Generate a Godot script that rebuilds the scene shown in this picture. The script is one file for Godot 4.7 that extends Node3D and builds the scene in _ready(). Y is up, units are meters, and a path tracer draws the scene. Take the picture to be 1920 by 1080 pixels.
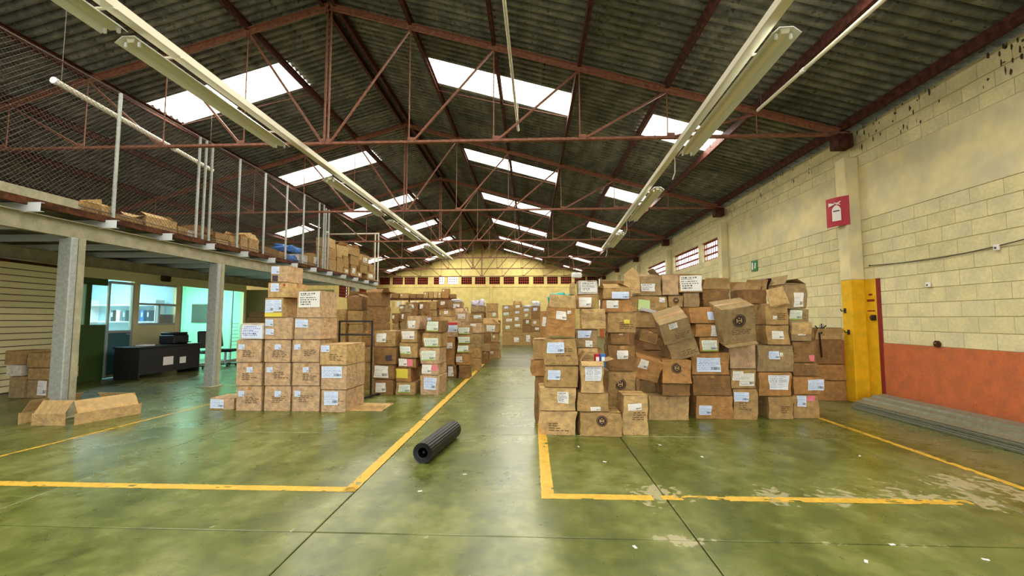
extends Node3D
# Units are metres, y up; the aisle runs along -z, the camera stands at x = 0, z = 0.

const APEX_X := -3.73
const WALL_X := 5.53
const LEFT_X := -13.0
const FAR_Z := -36.2
const REAR_Z := 9.0
const STEP := 1.53
const SLOPE := 0.285
const RIDGE := 7.35
const COURSE := 0.203
const BLOCK := 0.405

var M := {}
var rng := RandomNumberGenerator.new()
var wob := FastNoiseLite.new()
var taken := {}
var cache := {}

# carton rows: label, centre x y z, width height depth, yaw, roll, tone, opening, paper labels [u0 v0 u1 v1 kind], emblem [u v radius], print lines, group
const CARTONS := [
	["crumpled kraft carton at the foot of the pile's aisle corner stack",0.31,0.141,-5.57,0.443,0.281,0.42,-1.1,0,2,0,[],0,1,1],
	["carton with a black-and-white shipping label, second from floor at aisle corner",0.313,0.422,-5.57,0.442,0.27,0.42,-2.1,0,2,0,[[0.49,0.32,0.82,0.84,2]],0,0,1],
	["carton with a bluish label, third from floor at the pile's aisle corner",0.349,0.691,-5.57,0.391,0.256,0.42,0.9,0,0,0,[[0.11,0.37,0.47,0.83,1]],0,0,1],
	["carton with a wide bluish label, below the leaning orange-brown carton",0.353,0.981,-5.57,0.394,0.312,0.42,-2.6,0,0,5,[[0.13,0.47,0.61,0.89,1]],0,1,1],
	["leaning tall orange-brown carton with an open flap, topped by a teal bag",0.359,1.344,-5.6,0.342,0.351,0.36,0.2,-4,3,3,[[0.26,0.58,0.64,0.88,0],[0.69,0.8,0.84,0.91,0]],0,0,1],
	["torn carton with a round dark emblem on the floor at the pile's front",0.807,0.141,-5.527,0.487,0.281,0.395,-0.8,0,0,5,[],[0.54,0.62,0.064],0,1],
	["squat carton with one small label, on top of the torn emblem carton",0.736,0.393,-5.527,0.362,0.211,0.395,-2.7,0,0,0,[[0.44,0.06,0.71,0.29,0]],0,0,1],
	["tall open carton with a two-column label, red and blue packets inside",0.715,0.69,-5.52,0.275,0.372,0.38,0,0,2,6,[[0.18,0.38,0.89,0.83,3]],0,0,1],
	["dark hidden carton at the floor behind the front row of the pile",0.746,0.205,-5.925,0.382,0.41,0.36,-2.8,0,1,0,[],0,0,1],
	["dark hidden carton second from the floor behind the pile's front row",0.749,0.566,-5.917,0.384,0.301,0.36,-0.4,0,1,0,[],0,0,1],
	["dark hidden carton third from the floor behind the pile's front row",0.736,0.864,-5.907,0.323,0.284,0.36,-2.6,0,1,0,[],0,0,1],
	["carton with two white labels, above the carton of red and blue packets",0.71,1.13,-5.9,0.288,0.236,0.36,-2.5,0,4,0,[[0.11,0.56,0.69,0.97,1],[0.47,0.05,0.8,0.4,0]],0,0,1],
	["carton with its front flap folded down, fourth from top at pile edge",0.794,1.382,-5.9,0.303,0.256,0.36,-0.5,0,2,4,[],0,0,1],
	["small carton with one square label under the whitish printed carton",0.702,1.606,-5.9,0.219,0.178,0.36,2,0,0,0,[[0.07,0.11,0.73,0.81,0]],0,0,1],
	["whitish printed carton at the top of the pile's aisle side",0.729,1.79,-5.9,0.244,0.179,0.36,-2.3,0,6,0,[[0.14,0.17,0.95,0.92,2]],0,0,1],
	["narrow pale carton standing beside the whitish printed carton on top",0.564,1.792,-6.1,0.053,0.167,0.3,-1.7,0,2,0,[],0,0,1],
	["upright tall carton standing alone on the floor at the pile's front",1.232,0.237,-5.55,0.301,0.475,0.3,0.8,0,2,0,[[0.17,0.64,0.74,0.8,0]],0,1,1],
	["carton with a round emblem low in the pile, behind the upright carton",1.19,0.341,-6.2,0.365,0.681,0.4,2.7,0,0,0,[],[0.48,0.75,0.077],1,1],
	["bulging carton with one label, standing on the tall emblem carton",1.206,0.858,-6.2,0.347,0.342,0.4,0.5,0,1,0,[[0.35,0.47,0.74,0.8,0]],0,0,1],
	["small dark unlabelled carton squeezed under the yellow-dotted carton",1.178,1.114,-6.2,0.245,0.157,0.4,-0.6,0,1,0,[],0,0,1],
	["carton with printed lines and a small yellow sticker",1.204,1.333,-6.2,0.367,0.271,0.4,2.9,0,0,0,[[0.55,0.45,0.74,0.65,4]],0,1,1],
	["shallow open carton with a label at its corner, below the black-rimmed one",1.158,1.559,-6.2,0.392,0.169,0.4,-2.7,0,3,5,[[0.18,0.32,0.56,0.97,0]],0,0,1],
	["low carton with a wide label and a dark open top near the summit",1.148,1.722,-6.2,0.367,0.146,0.4,2.2,0,0,2,[[0.31,0.03,0.9,0.66,1]],0,0,1],
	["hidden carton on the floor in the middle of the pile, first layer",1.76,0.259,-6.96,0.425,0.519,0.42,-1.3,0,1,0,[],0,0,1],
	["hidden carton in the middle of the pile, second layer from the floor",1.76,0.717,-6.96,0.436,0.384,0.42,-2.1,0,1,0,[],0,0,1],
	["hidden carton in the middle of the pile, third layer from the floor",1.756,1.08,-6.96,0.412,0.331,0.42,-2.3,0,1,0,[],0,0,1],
	["carton with brown tape, hidden half behind the big leaning carton",1.705,1.368,-6.96,0.313,0.234,0.42,-1.1,0,0,0,[],0,0,1],
	["wide carton with a torn white paper hanging over its front",1.775,1.609,-6.96,0.511,0.235,0.42,1.9,0,0,0,[[0.21,0.04,0.5,0.47,0],[0.75,0.62,0.92,0.93,0]],0,0,1],
	["open-flapped carton with smeared white label at the pile's summit",1.78,1.878,-6.96,0.372,0.291,0.42,-1.9,0,4,2,[[0.19,0.23,0.77,0.62,2]],0,0,1],
	["long flattened carton panel lying at the pile's foot",1.858,0.166,-6.35,0.562,0.332,0.3,2,0,2,0,[],0,0,1],
	["shallow carton with torn paper edges behind the flattened panel",1.832,0.41,-6.618,0.56,0.257,0.2,1,0,0,0,[[0.16,0.03,0.66,0.16,0]],0,0,1],
	["tilted carton with a square label in the middle of the pile",1.539,0.754,-6.2,0.384,0.287,0.4,0.5,-16,3,0,[[0.12,0.53,0.45,0.96,0]],0,0,1,16],
	["small tilted carton wedged above the tilted labelled carton",1.589,1.138,-6.25,0.239,0.161,0.3,0.8,-15,1,0,[],0,1,1],
	["big carton leaning on its corner, its taped top facing the aisle",1.922,1.298,-6.16,0.381,0.317,0.42,-0.8,19,4,0,[[0.31,0.7,0.61,0.94,2]],0,2,1,24],
	["carton pinned under the big leaning carton, tilted the same way",2.048,1.006,-6.29,0.389,0.272,0.42,0.3,19,4,0,[],0,2,1,8],
	["carton with a round emblem sitting below the tilted pair",1.924,0.68,-6.2,0.381,0.305,0.4,-2.6,0,3,0,[],[0.55,0.65,0.069],0,1],
	["pale carton panel under the emblem carton that faces the tilted pair",1.931,0.441,-6.22,0.362,0.163,0.34,-2.6,0,1,0,[],0,0,1],
	["scuffed carton with a blue-white label on the floor, mid pile",2.523,0.159,-6.51,0.506,0.317,0.42,-1.8,0,3,0,[[0.09,0.19,0.43,0.59,1]],0,0,1],
	["unlabelled carton with printed lines, second from floor in mid pile",2.489,0.463,-6.51,0.525,0.278,0.42,1.1,0,1,0,[],0,1,1],
	["carton with a large white document pouch, third from floor mid pile",2.488,0.762,-6.51,0.507,0.309,0.42,-0.4,0,3,0,[[0.12,0.13,0.77,0.78,1]],0,0,1],
	["narrow carton whose label has a green corner stripe",2.482,1.024,-6.51,0.271,0.202,0.42,-1.1,0,3,0,[[0.11,0.07,0.9,0.81,5]],0,0,1],
	["narrow carton with a crumpled label above the green-striped one",2.483,1.223,-6.51,0.385,0.185,0.42,0.5,0,3,0,[[0.54,0.05,0.97,0.89,0]],0,0,1],
	["carton with a corner label at the top of the mid pile stack",2.421,1.435,-6.51,0.395,0.228,0.42,-0.3,0,3,0,[[0.61,0.21,0.97,0.69,1]],0,0,1],
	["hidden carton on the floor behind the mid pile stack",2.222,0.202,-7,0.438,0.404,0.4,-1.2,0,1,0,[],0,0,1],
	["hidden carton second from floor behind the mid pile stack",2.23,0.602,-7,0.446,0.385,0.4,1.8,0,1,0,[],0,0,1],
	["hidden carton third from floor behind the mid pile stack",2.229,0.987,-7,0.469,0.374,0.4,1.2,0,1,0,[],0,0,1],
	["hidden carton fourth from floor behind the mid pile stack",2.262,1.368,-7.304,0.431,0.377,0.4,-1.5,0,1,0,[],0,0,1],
	["small carton with a round emblem high behind the leaning carton",2.192,1.651,-7,0.216,0.177,0.4,0.4,0,0,0,[],[0.47,0.61,0.046],0,1],
	["plain upright brown carton without marks on the summit",2.116,1.906,-7,0.245,0.322,0.4,0.2,0,5,0,[],0,0,1],
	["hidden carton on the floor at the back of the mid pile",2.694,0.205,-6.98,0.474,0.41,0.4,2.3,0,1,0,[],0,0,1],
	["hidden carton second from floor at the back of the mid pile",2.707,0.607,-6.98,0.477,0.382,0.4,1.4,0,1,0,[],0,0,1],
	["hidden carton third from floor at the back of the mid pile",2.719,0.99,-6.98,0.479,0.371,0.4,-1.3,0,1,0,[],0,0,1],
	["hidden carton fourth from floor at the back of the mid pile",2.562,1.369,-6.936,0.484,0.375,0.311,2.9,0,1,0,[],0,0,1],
	["crushed carton beneath the white-faced carton on the summit",2.433,1.67,-6.98,0.232,0.216,0.4,-2.3,0,4,0,[],0,0,1],
	["carton with its whole front covered by a white printed sheet",2.42,1.924,-6.98,0.331,0.28,0.4,-0.5,0,2,0,[[0.03,0.07,0.97,0.92,2]],0,0,1],
	["open dark carton with frayed flaps on the summit, behind others",2.827,1.708,-7.1,0.411,0.268,0.4,1.5,0,1,3,[],0,0,1],
	["carton with one label, on the floor under the double-label carton",2.947,0.208,-6.525,0.311,0.417,0.45,-2.1,0,0,0,[[0.03,0.59,0.63,0.9,1]],0,1,1],
	["carton plastered with two overlapping white labels",2.934,0.554,-6.525,0.333,0.263,0.45,-0.1,0,0,0,[[0.03,0.43,0.46,0.92,0],[0.3,0.14,0.93,0.81,0]],0,0,1],
	["plain carton without labels under the tilted emblem carton",2.934,0.87,-6.53,0.352,0.355,0.46,-2.8,0,5,0,[],0,0,1],
	["big tilted carton with a round emblem and a loose bottom flap",2.772,1.348,-6.26,0.444,0.516,0.42,1,9,4,1,[],[0.53,0.64,0.088],2,1,17],
	["sagging carton on the floor under the big-label carton",3.439,0.155,-6.565,0.346,0.309,0.45,1.6,0,0,0,[],0,1,1],
	["orange-edged carton with one very large white label",3.362,0.479,-6.565,0.453,0.327,0.45,0.4,0,3,0,[[0.31,0.28,0.92,0.89,3]],0,0,1],
	["bulging carton with a small square label, third from the floor",3.378,0.832,-6.565,0.504,0.367,0.45,2.3,0,4,0,[[0.34,0.47,0.62,0.78,1],[0.64,0.58,0.73,0.72,0]],0,0,1],
	["carton with a torn square label, fourth from the floor",3.441,1.158,-6.565,0.326,0.273,0.45,-1.1,0,0,0,[[0.23,0.3,0.76,0.72,0]],0,0,1],
	["unlabelled carton with faint print under the torn hanging flap",3.429,1.448,-6.565,0.304,0.296,0.45,1.2,0,0,0,[[0.28,0.26,0.44,0.43,0]],0,1,1],
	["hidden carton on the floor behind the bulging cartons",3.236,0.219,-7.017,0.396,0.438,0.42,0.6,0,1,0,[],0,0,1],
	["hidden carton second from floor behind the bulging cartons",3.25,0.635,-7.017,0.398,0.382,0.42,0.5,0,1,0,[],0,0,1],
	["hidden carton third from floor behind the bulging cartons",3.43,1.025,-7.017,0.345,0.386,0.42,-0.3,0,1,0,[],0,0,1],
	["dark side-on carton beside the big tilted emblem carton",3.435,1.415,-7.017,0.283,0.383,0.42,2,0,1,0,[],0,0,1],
	["open carton stuffed with a plum paper roll on the pile",3.369,1.717,-7.01,0.349,0.21,0.42,2.7,0,1,3,[],0,0,1],
	["carton with a label and a pink sticker on the floor at pile end",3.825,0.161,-6.63,0.355,0.322,0.42,-0.2,0,0,0,[[0.13,0.51,0.51,0.97,1],[0.54,0.74,0.84,0.97,6]],0,0,1],
	["carton with a wide white label, second from floor at pile end",3.863,0.453,-6.63,0.433,0.251,0.42,1,0,3,0,[[0.48,0.23,0.97,0.84,1]],0,1,1],
	["low unlabelled carton, third from floor at the pile end",3.847,0.675,-6.63,0.329,0.181,0.42,-2.6,0,1,0,[],0,1,1],
	["carton with a pink-and-white sticker, fourth from floor at pile end",3.826,0.918,-6.63,0.322,0.292,0.42,1.2,0,1,0,[[0.72,0.05,0.97,0.35,6]],0,0,1],
	["carton with a drooping top flap, fifth from floor at pile end",3.8,1.202,-6.63,0.296,0.263,0.42,0.9,0,4,4,[[0.29,0.31,0.71,0.57,0]],0,0,1],
	["carton whose label ends in a green band, near the wall",3.776,1.429,-6.63,0.285,0.18,0.42,3,0,4,0,[[0.03,0.2,0.69,0.97,5]],0,0,1],
	["topmost carton at the wall side with a creased white label",3.747,1.701,-6.63,0.298,0.354,0.42,1.9,0,4,2,[[0.35,0.07,0.81,0.65,0]],0,0,1],
	["dark carton on the floor in the corner beside the yellow pillar",5.087,0.168,-7.99,0.506,0.336,0.42,-1.3,0,3,0,[],0,0,1],
	["dark carton second from the floor beside the yellow pillar",5.09,0.477,-7.99,0.467,0.27,0.42,-0.7,0,3,0,[],0,0,1],
	["open carton with a raised flap beside the yellow pillar",5.052,0.827,-7.99,0.464,0.418,0.42,1,0,1,3,[],0,0,1],
	["crushed carton on the floor along the aisle side of the pile",0.143,0.306,-6.2,0.182,0.612,0.5,-2.9,0,1,0,[],0,0,1],
	["carton with a frayed flap on the aisle side of the pile",0.087,0.726,-6.2,0.196,0.217,0.5,-0.2,0,3,5,[],0,0,1],
	["carton on the aisle side of the pile, below the orange-brown one",0.117,0.975,-6.2,0.189,0.269,0.5,-2,0,0,0,[],0,0,1],
	["carton further back along the aisle side of the pile, on the floor",0.222,0.315,-7.45,0.184,0.63,0.5,-2.3,0,0,0,[],0,0,1],
	["carton further back along the aisle side of the pile, second layer",0.195,0.829,-7.45,0.184,0.386,0.5,-2.6,0,0,0,[],0,0,1],
	["carton further back along the aisle side, with papers on top",0.212,1.268,-7.45,0.155,0.481,0.5,1.6,0,3,0,[[0.2,0.5,0.8,0.81,0]],0,0,1],
	["pale square carton, first from floor in office-side column of front block",-4.266,0.184,-6.75,0.39,0.369,0.4,0,0,5,0,[[0.08,0.59,0.33,0.82,1]],0,1,2],
	["pale square carton, second from floor in office-side column of front block",-4.282,0.547,-6.75,0.392,0.345,0.4,0,0,5,0,[[0.41,0.59,0.65,0.82,1]],0,1,2],
	["pale square carton, third from floor in office-side column of front block",-4.297,0.895,-6.75,0.393,0.339,0.4,0,0,5,0,[[0.08,0.58,0.33,0.81,1]],0,1,2],
	["flat carton with a blue-lettered front topping the office-side column",-4.262,1.193,-6.75,0.363,0.245,0.4,0,0,6,0,[[0.07,0.07,0.96,0.89,7]],0,0,2],
	["pale square carton, first from floor in middle column of front block",-3.825,0.186,-6.75,0.398,0.372,0.4,0,0,5,0,[[0.4,0.59,0.64,0.82,1]],0,1,2],
	["pale square carton, second from floor in middle column of front block",-3.839,0.549,-6.75,0.399,0.344,0.4,0,0,5,0,[[0.08,0.59,0.32,0.82,1]],0,1,2],
	["pale square carton, third from floor in middle column of front block",-3.852,0.896,-6.75,0.401,0.338,0.4,0,0,5,0,[[0.4,0.58,0.64,0.81,1]],0,1,2],
	["pale carton with two blue labels above the middle column",-3.84,1.236,-6.76,0.447,0.33,0.42,-3,0,5,0,[[0.03,0.62,0.31,0.93,1],[0.05,0.22,0.35,0.49,1]],0,0,2],
	["carton with twin labels over yellow tape, dark brown side",-3.92,1.555,-6.8,0.296,0.296,0.5,-3,0,2,0,[[0.03,0.24,0.49,0.91,1],[0.49,0.31,0.93,0.91,1],[0.03,0.03,0.95,0.22,4]],0,0,2],
	["orange-tinted carton with a blue label and a small red mark",-3.859,1.824,-6.8,0.341,0.23,0.5,-3,0,2,0,[[0.14,0.39,0.53,0.96,1],[0.74,0.76,0.83,0.93,8]],0,0,2],
	["topmost carton of the front block with a dark square mark",-3.858,2.072,-6.76,0.268,0.253,0.42,-3,0,5,0,[[0.03,0.51,0.53,0.96,1],[0.1,0.04,0.44,0.41,9]],0,0,2],
	["pale square carton, first from floor in aisle-side column of front block",-3.387,0.187,-6.75,0.421,0.375,0.4,0,0,5,0,[[0.08,0.59,0.3,0.82,1]],0,1,2],
	["pale square carton, second from floor in aisle-side column of front block",-3.399,0.552,-6.75,0.423,0.343,0.4,0,0,5,0,[[0.38,0.59,0.6,0.82,1]],0,1,2],
	["pale square carton, third from floor in aisle-side column of front block",-3.41,0.898,-6.75,0.425,0.337,0.4,0,0,5,0,[[0.08,0.58,0.3,0.81,1]],0,1,2],
	["carton with a blue corner label, two below the large white label",-3.382,1.234,-6.8,0.418,0.324,0.5,-3,0,5,0,[[0.03,0.56,0.52,0.94,1]],0,0,2],
	["carton with a large white label across its upper front",-3.373,1.608,-6.8,0.373,0.412,0.5,-3,0,5,0,[[0.07,0.38,0.97,0.97,2]],0,0,2],
	["carton on the floor at the front block's aisle corner, light blue label",-2.925,0.164,-6.81,0.379,0.328,0.62,-4,0,5,0,[[0.13,0.33,0.71,0.95,1]],0,1,2],
	["carton with a wide blue-and-white label, middle of the aisle corner stack",-2.928,0.511,-6.81,0.402,0.354,0.62,-4,0,5,0,[[0.03,0.49,0.83,0.97,1]],0,0,2],
	["carton with a broad creased top, uppermost of the aisle corner stack",-2.943,0.847,-6.81,0.415,0.307,0.62,-4,0,2,0,[[0.04,0.65,0.36,0.97,1]],0,1,2],
	["small pale carton standing alone beside the front block",-4.73,0.086,-6.82,0.379,0.172,0.4,0,0,5,0,[[0.03,0.14,0.58,0.94,1]],0,0,2],
	["carton with a square label on the floor beside the black rack",-2.69,0.14,-8.25,0.379,0.281,0.5,-4,0,1,0,[[0.1,0.2,0.62,0.81,0]],0,0,3],
	["carton with a large pale label, second from floor by black rack",-2.692,0.417,-8.25,0.404,0.261,0.5,-4,0,1,0,[[0.05,0.11,0.73,0.94,0]],0,0,3],
	["dark carton with a small square mark, third from floor by black rack",-2.682,0.712,-8.25,0.437,0.316,0.5,-4,0,1,0,[[0.59,0.21,0.85,0.55,9]],0,0,3],
	["carton with a slanted label and print, topmost beside black rack",-2.673,1.018,-8.25,0.408,0.285,0.5,-4,0,0,0,[[0.09,0.3,0.56,0.86,0]],0,1,3],
	["carton on the floor in the stack next to the black rack",-2.298,0.113,-8.3,0.364,0.227,0.5,-4,0,0,0,[[0.17,0.17,0.76,0.82,5]],0,0,3],
	["carton second from floor next to the rack, yellowed label",-2.337,0.358,-8.3,0.281,0.251,0.5,-4,0,3,0,[[0.04,0.28,0.81,0.96,4]],0,0,3],
	["carton third from floor next to the rack, pink-edged label",-2.268,0.576,-8.3,0.333,0.173,0.5,-4,0,1,0,[[0.03,0.18,0.51,0.97,0],[0.52,0.18,0.82,0.97,6]],0,0,3],
	["carton fourth from floor next to the rack, yellow-edged label",-2.244,0.806,-8.3,0.343,0.275,0.5,-4,0,0,0,[[0.04,0.26,0.59,0.78,5]],0,0,3],
	["carton fifth from floor next to the rack, plain white label",-2.243,1.066,-8.3,0.312,0.233,0.5,-4,0,0,0,[[0.09,0.26,0.85,0.91,0]],0,0,3],
	["pinkish small carton topping the stack next to the rack",-2.166,1.312,-8.3,0.23,0.249,0.5,-4,0,5,0,[[0.08,0.13,0.66,0.65,0]],0,0,3],
	["pinkish carton with a big label on the floor at the stack corner",-1.847,0.176,-8.3,0.366,0.352,0.5,-4,0,5,0,[[0.19,0.28,0.86,0.9,1]],0,0,3],
	["carton with white and pink labels, second at the stack corner",-1.844,0.457,-8.3,0.321,0.199,0.5,-4,0,5,0,[[0.05,0.14,0.59,0.94,0],[0.61,0.4,0.95,0.94,6]],0,0,3],
	["carton third from floor at the stack corner, green-edged label",-1.85,0.71,-8.3,0.349,0.295,0.5,-4,0,5,0,[[0.1,0.2,0.78,0.8,5]],0,0,3],
	["carton fourth from floor at the stack corner, wide white label",-1.819,0.996,-8.3,0.324,0.264,0.5,-4,0,0,0,[[0.08,0.03,0.85,0.65,5]],0,0,3],
	["carton topping the stack corner with a torn white label",-1.79,1.242,-8.3,0.283,0.215,0.5,-4,0,1,0,[[0.12,0.1,0.78,0.95,5]],0,0,3],
	["carton with a small label on the floor behind the stack corner",-1.887,0.151,-10.55,0.292,0.301,0.5,-2.2,0,1,0,[[0.31,0.17,0.72,0.93,0]],0,0,3],
	["tall narrow carton wrapped in film behind the stack corner",-1.917,0.63,-10.55,0.251,0.646,0.5,-1.5,0,3,0,[[0.22,0.6,0.76,0.81,0]],0,0,3],
	["wide carton with a red-topped label, leaning above the tall one",-1.943,1.15,-10.55,0.409,0.382,0.5,-0.7,0,5,0,[[0.42,0.74,0.97,0.9,8],[0.42,0.31,0.97,0.73,1]],0,0,3],
	["carton on the floor of the stack with pale green labels",-1.579,0.154,-10.5,0.246,0.308,0.5,2.2,0,1,0,[],0,0,3],
	["carton with an orange torn label, second of pale-green stack",-1.587,0.447,-10.5,0.325,0.267,0.5,-2.5,0,3,0,[[0.03,0.26,0.45,0.77,0]],0,0,3],
	["carton third of the pale-green-label stack",-1.589,0.693,-10.5,0.298,0.213,0.5,-0.3,0,0,0,[[0.03,0.13,0.86,0.83,5]],0,0,3],
	["carton fourth of the pale-green-label stack",-1.578,0.908,-10.5,0.291,0.205,0.5,0.3,0,0,0,[[0.07,0.07,0.93,0.8,5]],0,0,3],
	["topmost carton of the pale-green-label stack",-1.581,1.117,-10.5,0.277,0.2,0.5,2.3,0,0,0,[[0.03,0.08,0.95,0.86,5]],0,0,3],
	["carton on the floor at the aisle edge, one stack behind the pale-green labels",-1.527,0.164,-12.2,0.25,0.327,0.6,1.9,0,0,0,[],0,0,3],
	["carton second from floor at the aisle edge, one stack behind",-1.524,0.467,-12.2,0.261,0.268,0.6,2.2,0,0,0,[],0,0,3],
	["tall grey-brown carton third from floor at the aisle edge",-1.502,0.801,-12.2,0.27,0.387,0.6,-1.3,0,4,0,[],0,0,3],
	["carton with a white corner label topping that aisle-edge stack",-1.511,1.135,-12.2,0.322,0.27,0.6,-0.5,0,5,0,[[0.04,0.66,0.53,0.94,0]],0,0,3],
	["dark carton on the floor at the aisle edge, third stack back",-1.463,0.189,-13.9,0.233,0.379,0.6,-0.8,0,1,5,[],0,0,3],
	["small open carton second from floor at the aisle edge",-1.462,0.514,-13.9,0.273,0.258,0.6,2.3,0,0,5,[],0,0,3],
	["dark reddish carton third from floor at the aisle edge",-1.391,0.805,-13.9,0.191,0.312,0.6,2.7,0,1,0,[],0,0,3],
	["open carton with a white rim near the aisle edge",-1.269,1.1,-13.9,0.502,0.266,0.6,-2.1,0,0,2,[[0.26,0.14,0.77,0.82,0]],0,0,3],
	["last carton on the floor at the aisle's far end",-1.295,0.148,-15.7,0.351,0.295,0.6,-1.9,0,0,0,[[0.05,0.57,0.4,0.88,0]],0,0,3],
	["carton second from floor at the aisle's far end",-1.293,0.436,-15.7,0.309,0.269,0.6,-1.6,0,0,0,[],0,0,3],
	["carton third from floor at the aisle's far end",-1.287,0.729,-15.7,0.236,0.306,0.6,-1.6,0,0,0,[[0.2,0.46,0.51,0.77,0]],0,0,3],
	["carton fourth from floor at the aisle's far end",-1.297,1.114,-15.7,0.314,0.451,0.6,-0.1,0,1,0,[],0,0,3],
	["carton with a pale green label at the aisle's far end",-1.411,1.481,-15.7,0.371,0.272,0.6,0.5,0,0,0,[[0.58,0.41,0.9,0.96,5]],0,0,3],
	["large carton topping the aisle's far end stack",-1.412,1.778,-15.7,0.371,0.309,0.6,-1.4,0,0,0,[],0,0,3],
	["floor-level carton in the stack just behind the black rack's far post",-3.327,0.258,-9.55,0.315,0.516,0.5,-2.6,0,1,0,[],0,0,3],
	["second-tier carton in the stack just behind the black rack's far post",-3.329,0.694,-9.55,0.315,0.344,0.5,-1.7,0,0,0,[],0,0,3],
	["third-tier carton in the stack just behind the black rack's far post",-3.329,0.976,-9.55,0.314,0.208,0.5,-2,0,2,0,[],0,0,3],
	["fourth-tier carton in the stack just behind the black rack's far post",-3.341,1.19,-9.55,0.32,0.208,0.5,-1,0,1,0,[],0,0,3],
	["fifth-tier carton in the stack just behind the black rack's far post",-3.348,1.474,-9.55,0.318,0.348,0.5,-2.7,0,1,0,[],0,0,3],
	["sixth-tier carton in the stack just behind the black rack's far post",-3.36,1.801,-9.55,0.323,0.293,0.5,-3,0,1,2,[],0,0,3],
	["floor-level carton in the stack behind the black rack with red print",-3.88,0.211,-9.85,0.337,0.422,0.5,2.1,0,0,0,[],0,0,3],
	["second-tier carton in the stack behind the black rack with red print",-3.88,0.586,-9.85,0.339,0.317,0.5,3,0,0,0,[],0,0,3],
	["third-tier carton in the stack behind the black rack with red print",-3.897,0.904,-9.85,0.339,0.306,0.5,-0.2,0,0,0,[],0,0,3],
	["fourth-tier carton in the stack behind the black rack with red print",-3.897,1.164,-9.85,0.34,0.203,0.5,-0.1,0,0,0,[],0,0,3],
	["fifth-tier carton in the stack behind the black rack with red print",-3.903,1.418,-9.85,0.339,0.295,0.5,-2.5,0,0,0,[],0,0,3],
	["sixth-tier carton in the stack behind the black rack with red print",-3.911,1.72,-9.85,0.34,0.296,0.5,-2.4,0,1,2,[],0,0,3],
	["floor-level carton in the second stack behind the black rack",-4.226,0.215,-9.75,0.325,0.43,0.5,-1.2,0,0,0,[],0,0,3],
	["second-tier carton in the second stack behind the black rack",-4.232,0.593,-9.75,0.334,0.314,0.5,0.9,0,0,0,[],0,0,3],
	["third-tier carton in the second stack behind the black rack",-4.245,0.908,-9.75,0.324,0.303,0.5,-2.5,0,0,0,[],0,0,3],
	["fourth-tier carton in the second stack behind the black rack",-4.248,1.204,-9.75,0.319,0.278,0.5,2.1,0,0,0,[],0,0,3],
	["fifth-tier carton in the second stack behind the black rack",-4.265,1.47,-9.75,0.336,0.241,0.5,0.1,0,0,0,[],0,0,3],
	["floor-level carton in the stack behind the black rack's inner side",-3.247,0.261,-8.85,0.151,0.522,0.5,1.9,0,0,0,[],0,0,3],
	["second-tier carton in the stack behind the black rack's inner side",-3.258,0.681,-8.85,0.157,0.306,0.5,1.4,0,0,0,[],0,0,3],
	["third-tier carton in the stack behind the black rack's inner side",-3.266,0.995,-8.85,0.158,0.308,0.5,-1.6,0,1,0,[],0,0,3],
	["floor-level carton in the greyish film-wrapped stack behind the labelled stacks",-3.316,0.305,-10.85,0.129,0.61,0.5,2.4,0,4,0,[[0.09,0.43,0.4,0.8,1]],0,0,3],
	["second-tier carton in the greyish film-wrapped stack behind the labelled stacks",-3.328,0.791,-10.85,0.126,0.351,0.5,2,0,1,0,[],0,0,3],
	["third-tier carton in the greyish film-wrapped stack behind the labelled stacks",-3.337,1.12,-10.85,0.122,0.295,0.5,-0.1,0,0,0,[],0,0,3],
	["fourth-tier carton in the greyish film-wrapped stack behind the labelled stacks",-3.343,1.397,-10.85,0.118,0.246,0.5,0.9,0,1,0,[[0.15,0.45,0.52,0.8,0]],0,0,3],
	["floor-level carton in the taller greyish stack behind the labelled stacks",-3.16,0.334,-11.05,0.131,0.669,0.5,2.2,0,1,0,[[0.37,0.3,0.87,0.8,0]],0,0,3],
	["second-tier carton in the taller greyish stack behind the labelled stacks",-3.167,0.846,-11.05,0.136,0.343,0.5,2,0,1,0,[[0.11,0.26,0.6,0.8,5]],0,0,3],
	["third-tier carton in the taller greyish stack behind the labelled stacks",-3.175,1.167,-11.05,0.135,0.286,0.5,-1.7,0,4,0,[],0,0,3],
	["fourth-tier carton in the taller greyish stack behind the labelled stacks",-3.19,1.43,-11.05,0.155,0.228,0.5,-1.5,0,1,0,[[0.37,0.3,0.71,0.8,0]],0,0,3],
	["fifth-tier carton in the taller greyish stack behind the labelled stacks",-3.202,1.641,-11.05,0.179,0.182,0.5,-1.2,0,4,0,[[0.12,0.5,0.59,0.8,0]],0,0,3],
	["floor-level carton in the stack behind the pinkish small carton",-3.167,0.312,-11.75,0.279,0.623,0.5,-2.7,0,1,0,[[0.21,0.47,0.59,0.8,1]],0,0,3],
	["second-tier carton in the stack behind the pinkish small carton",-3.173,0.781,-11.75,0.272,0.303,0.5,-1.9,0,1,0,[],0,0,3],
	["third-tier carton in the stack behind the pinkish small carton",-3.177,1.091,-11.75,0.268,0.304,0.5,-2.7,0,1,0,[],0,0,3],
	["fourth-tier carton in the stack behind the pinkish small carton",-3.174,1.386,-11.75,0.295,0.274,0.5,-2.4,0,1,0,[[0.22,0.45,0.53,0.8,0]],0,0,3],
	["fifth-tier carton in the stack behind the pinkish small carton",-3.19,1.675,-11.75,0.286,0.291,0.5,-0.3,0,1,0,[[0.26,0.42,0.78,0.8,5]],0,0,3],
	["floor-level carton in the dark stack behind the stack corner",-2.919,0.384,-11.95,0.159,0.768,0.5,1.7,0,1,0,[],0,0,3],
	["second-tier carton in the dark stack behind the stack corner",-2.923,0.96,-11.95,0.163,0.372,0.5,2.4,0,1,0,[[0.24,0.33,0.7,0.8,5]],0,0,3],
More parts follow.
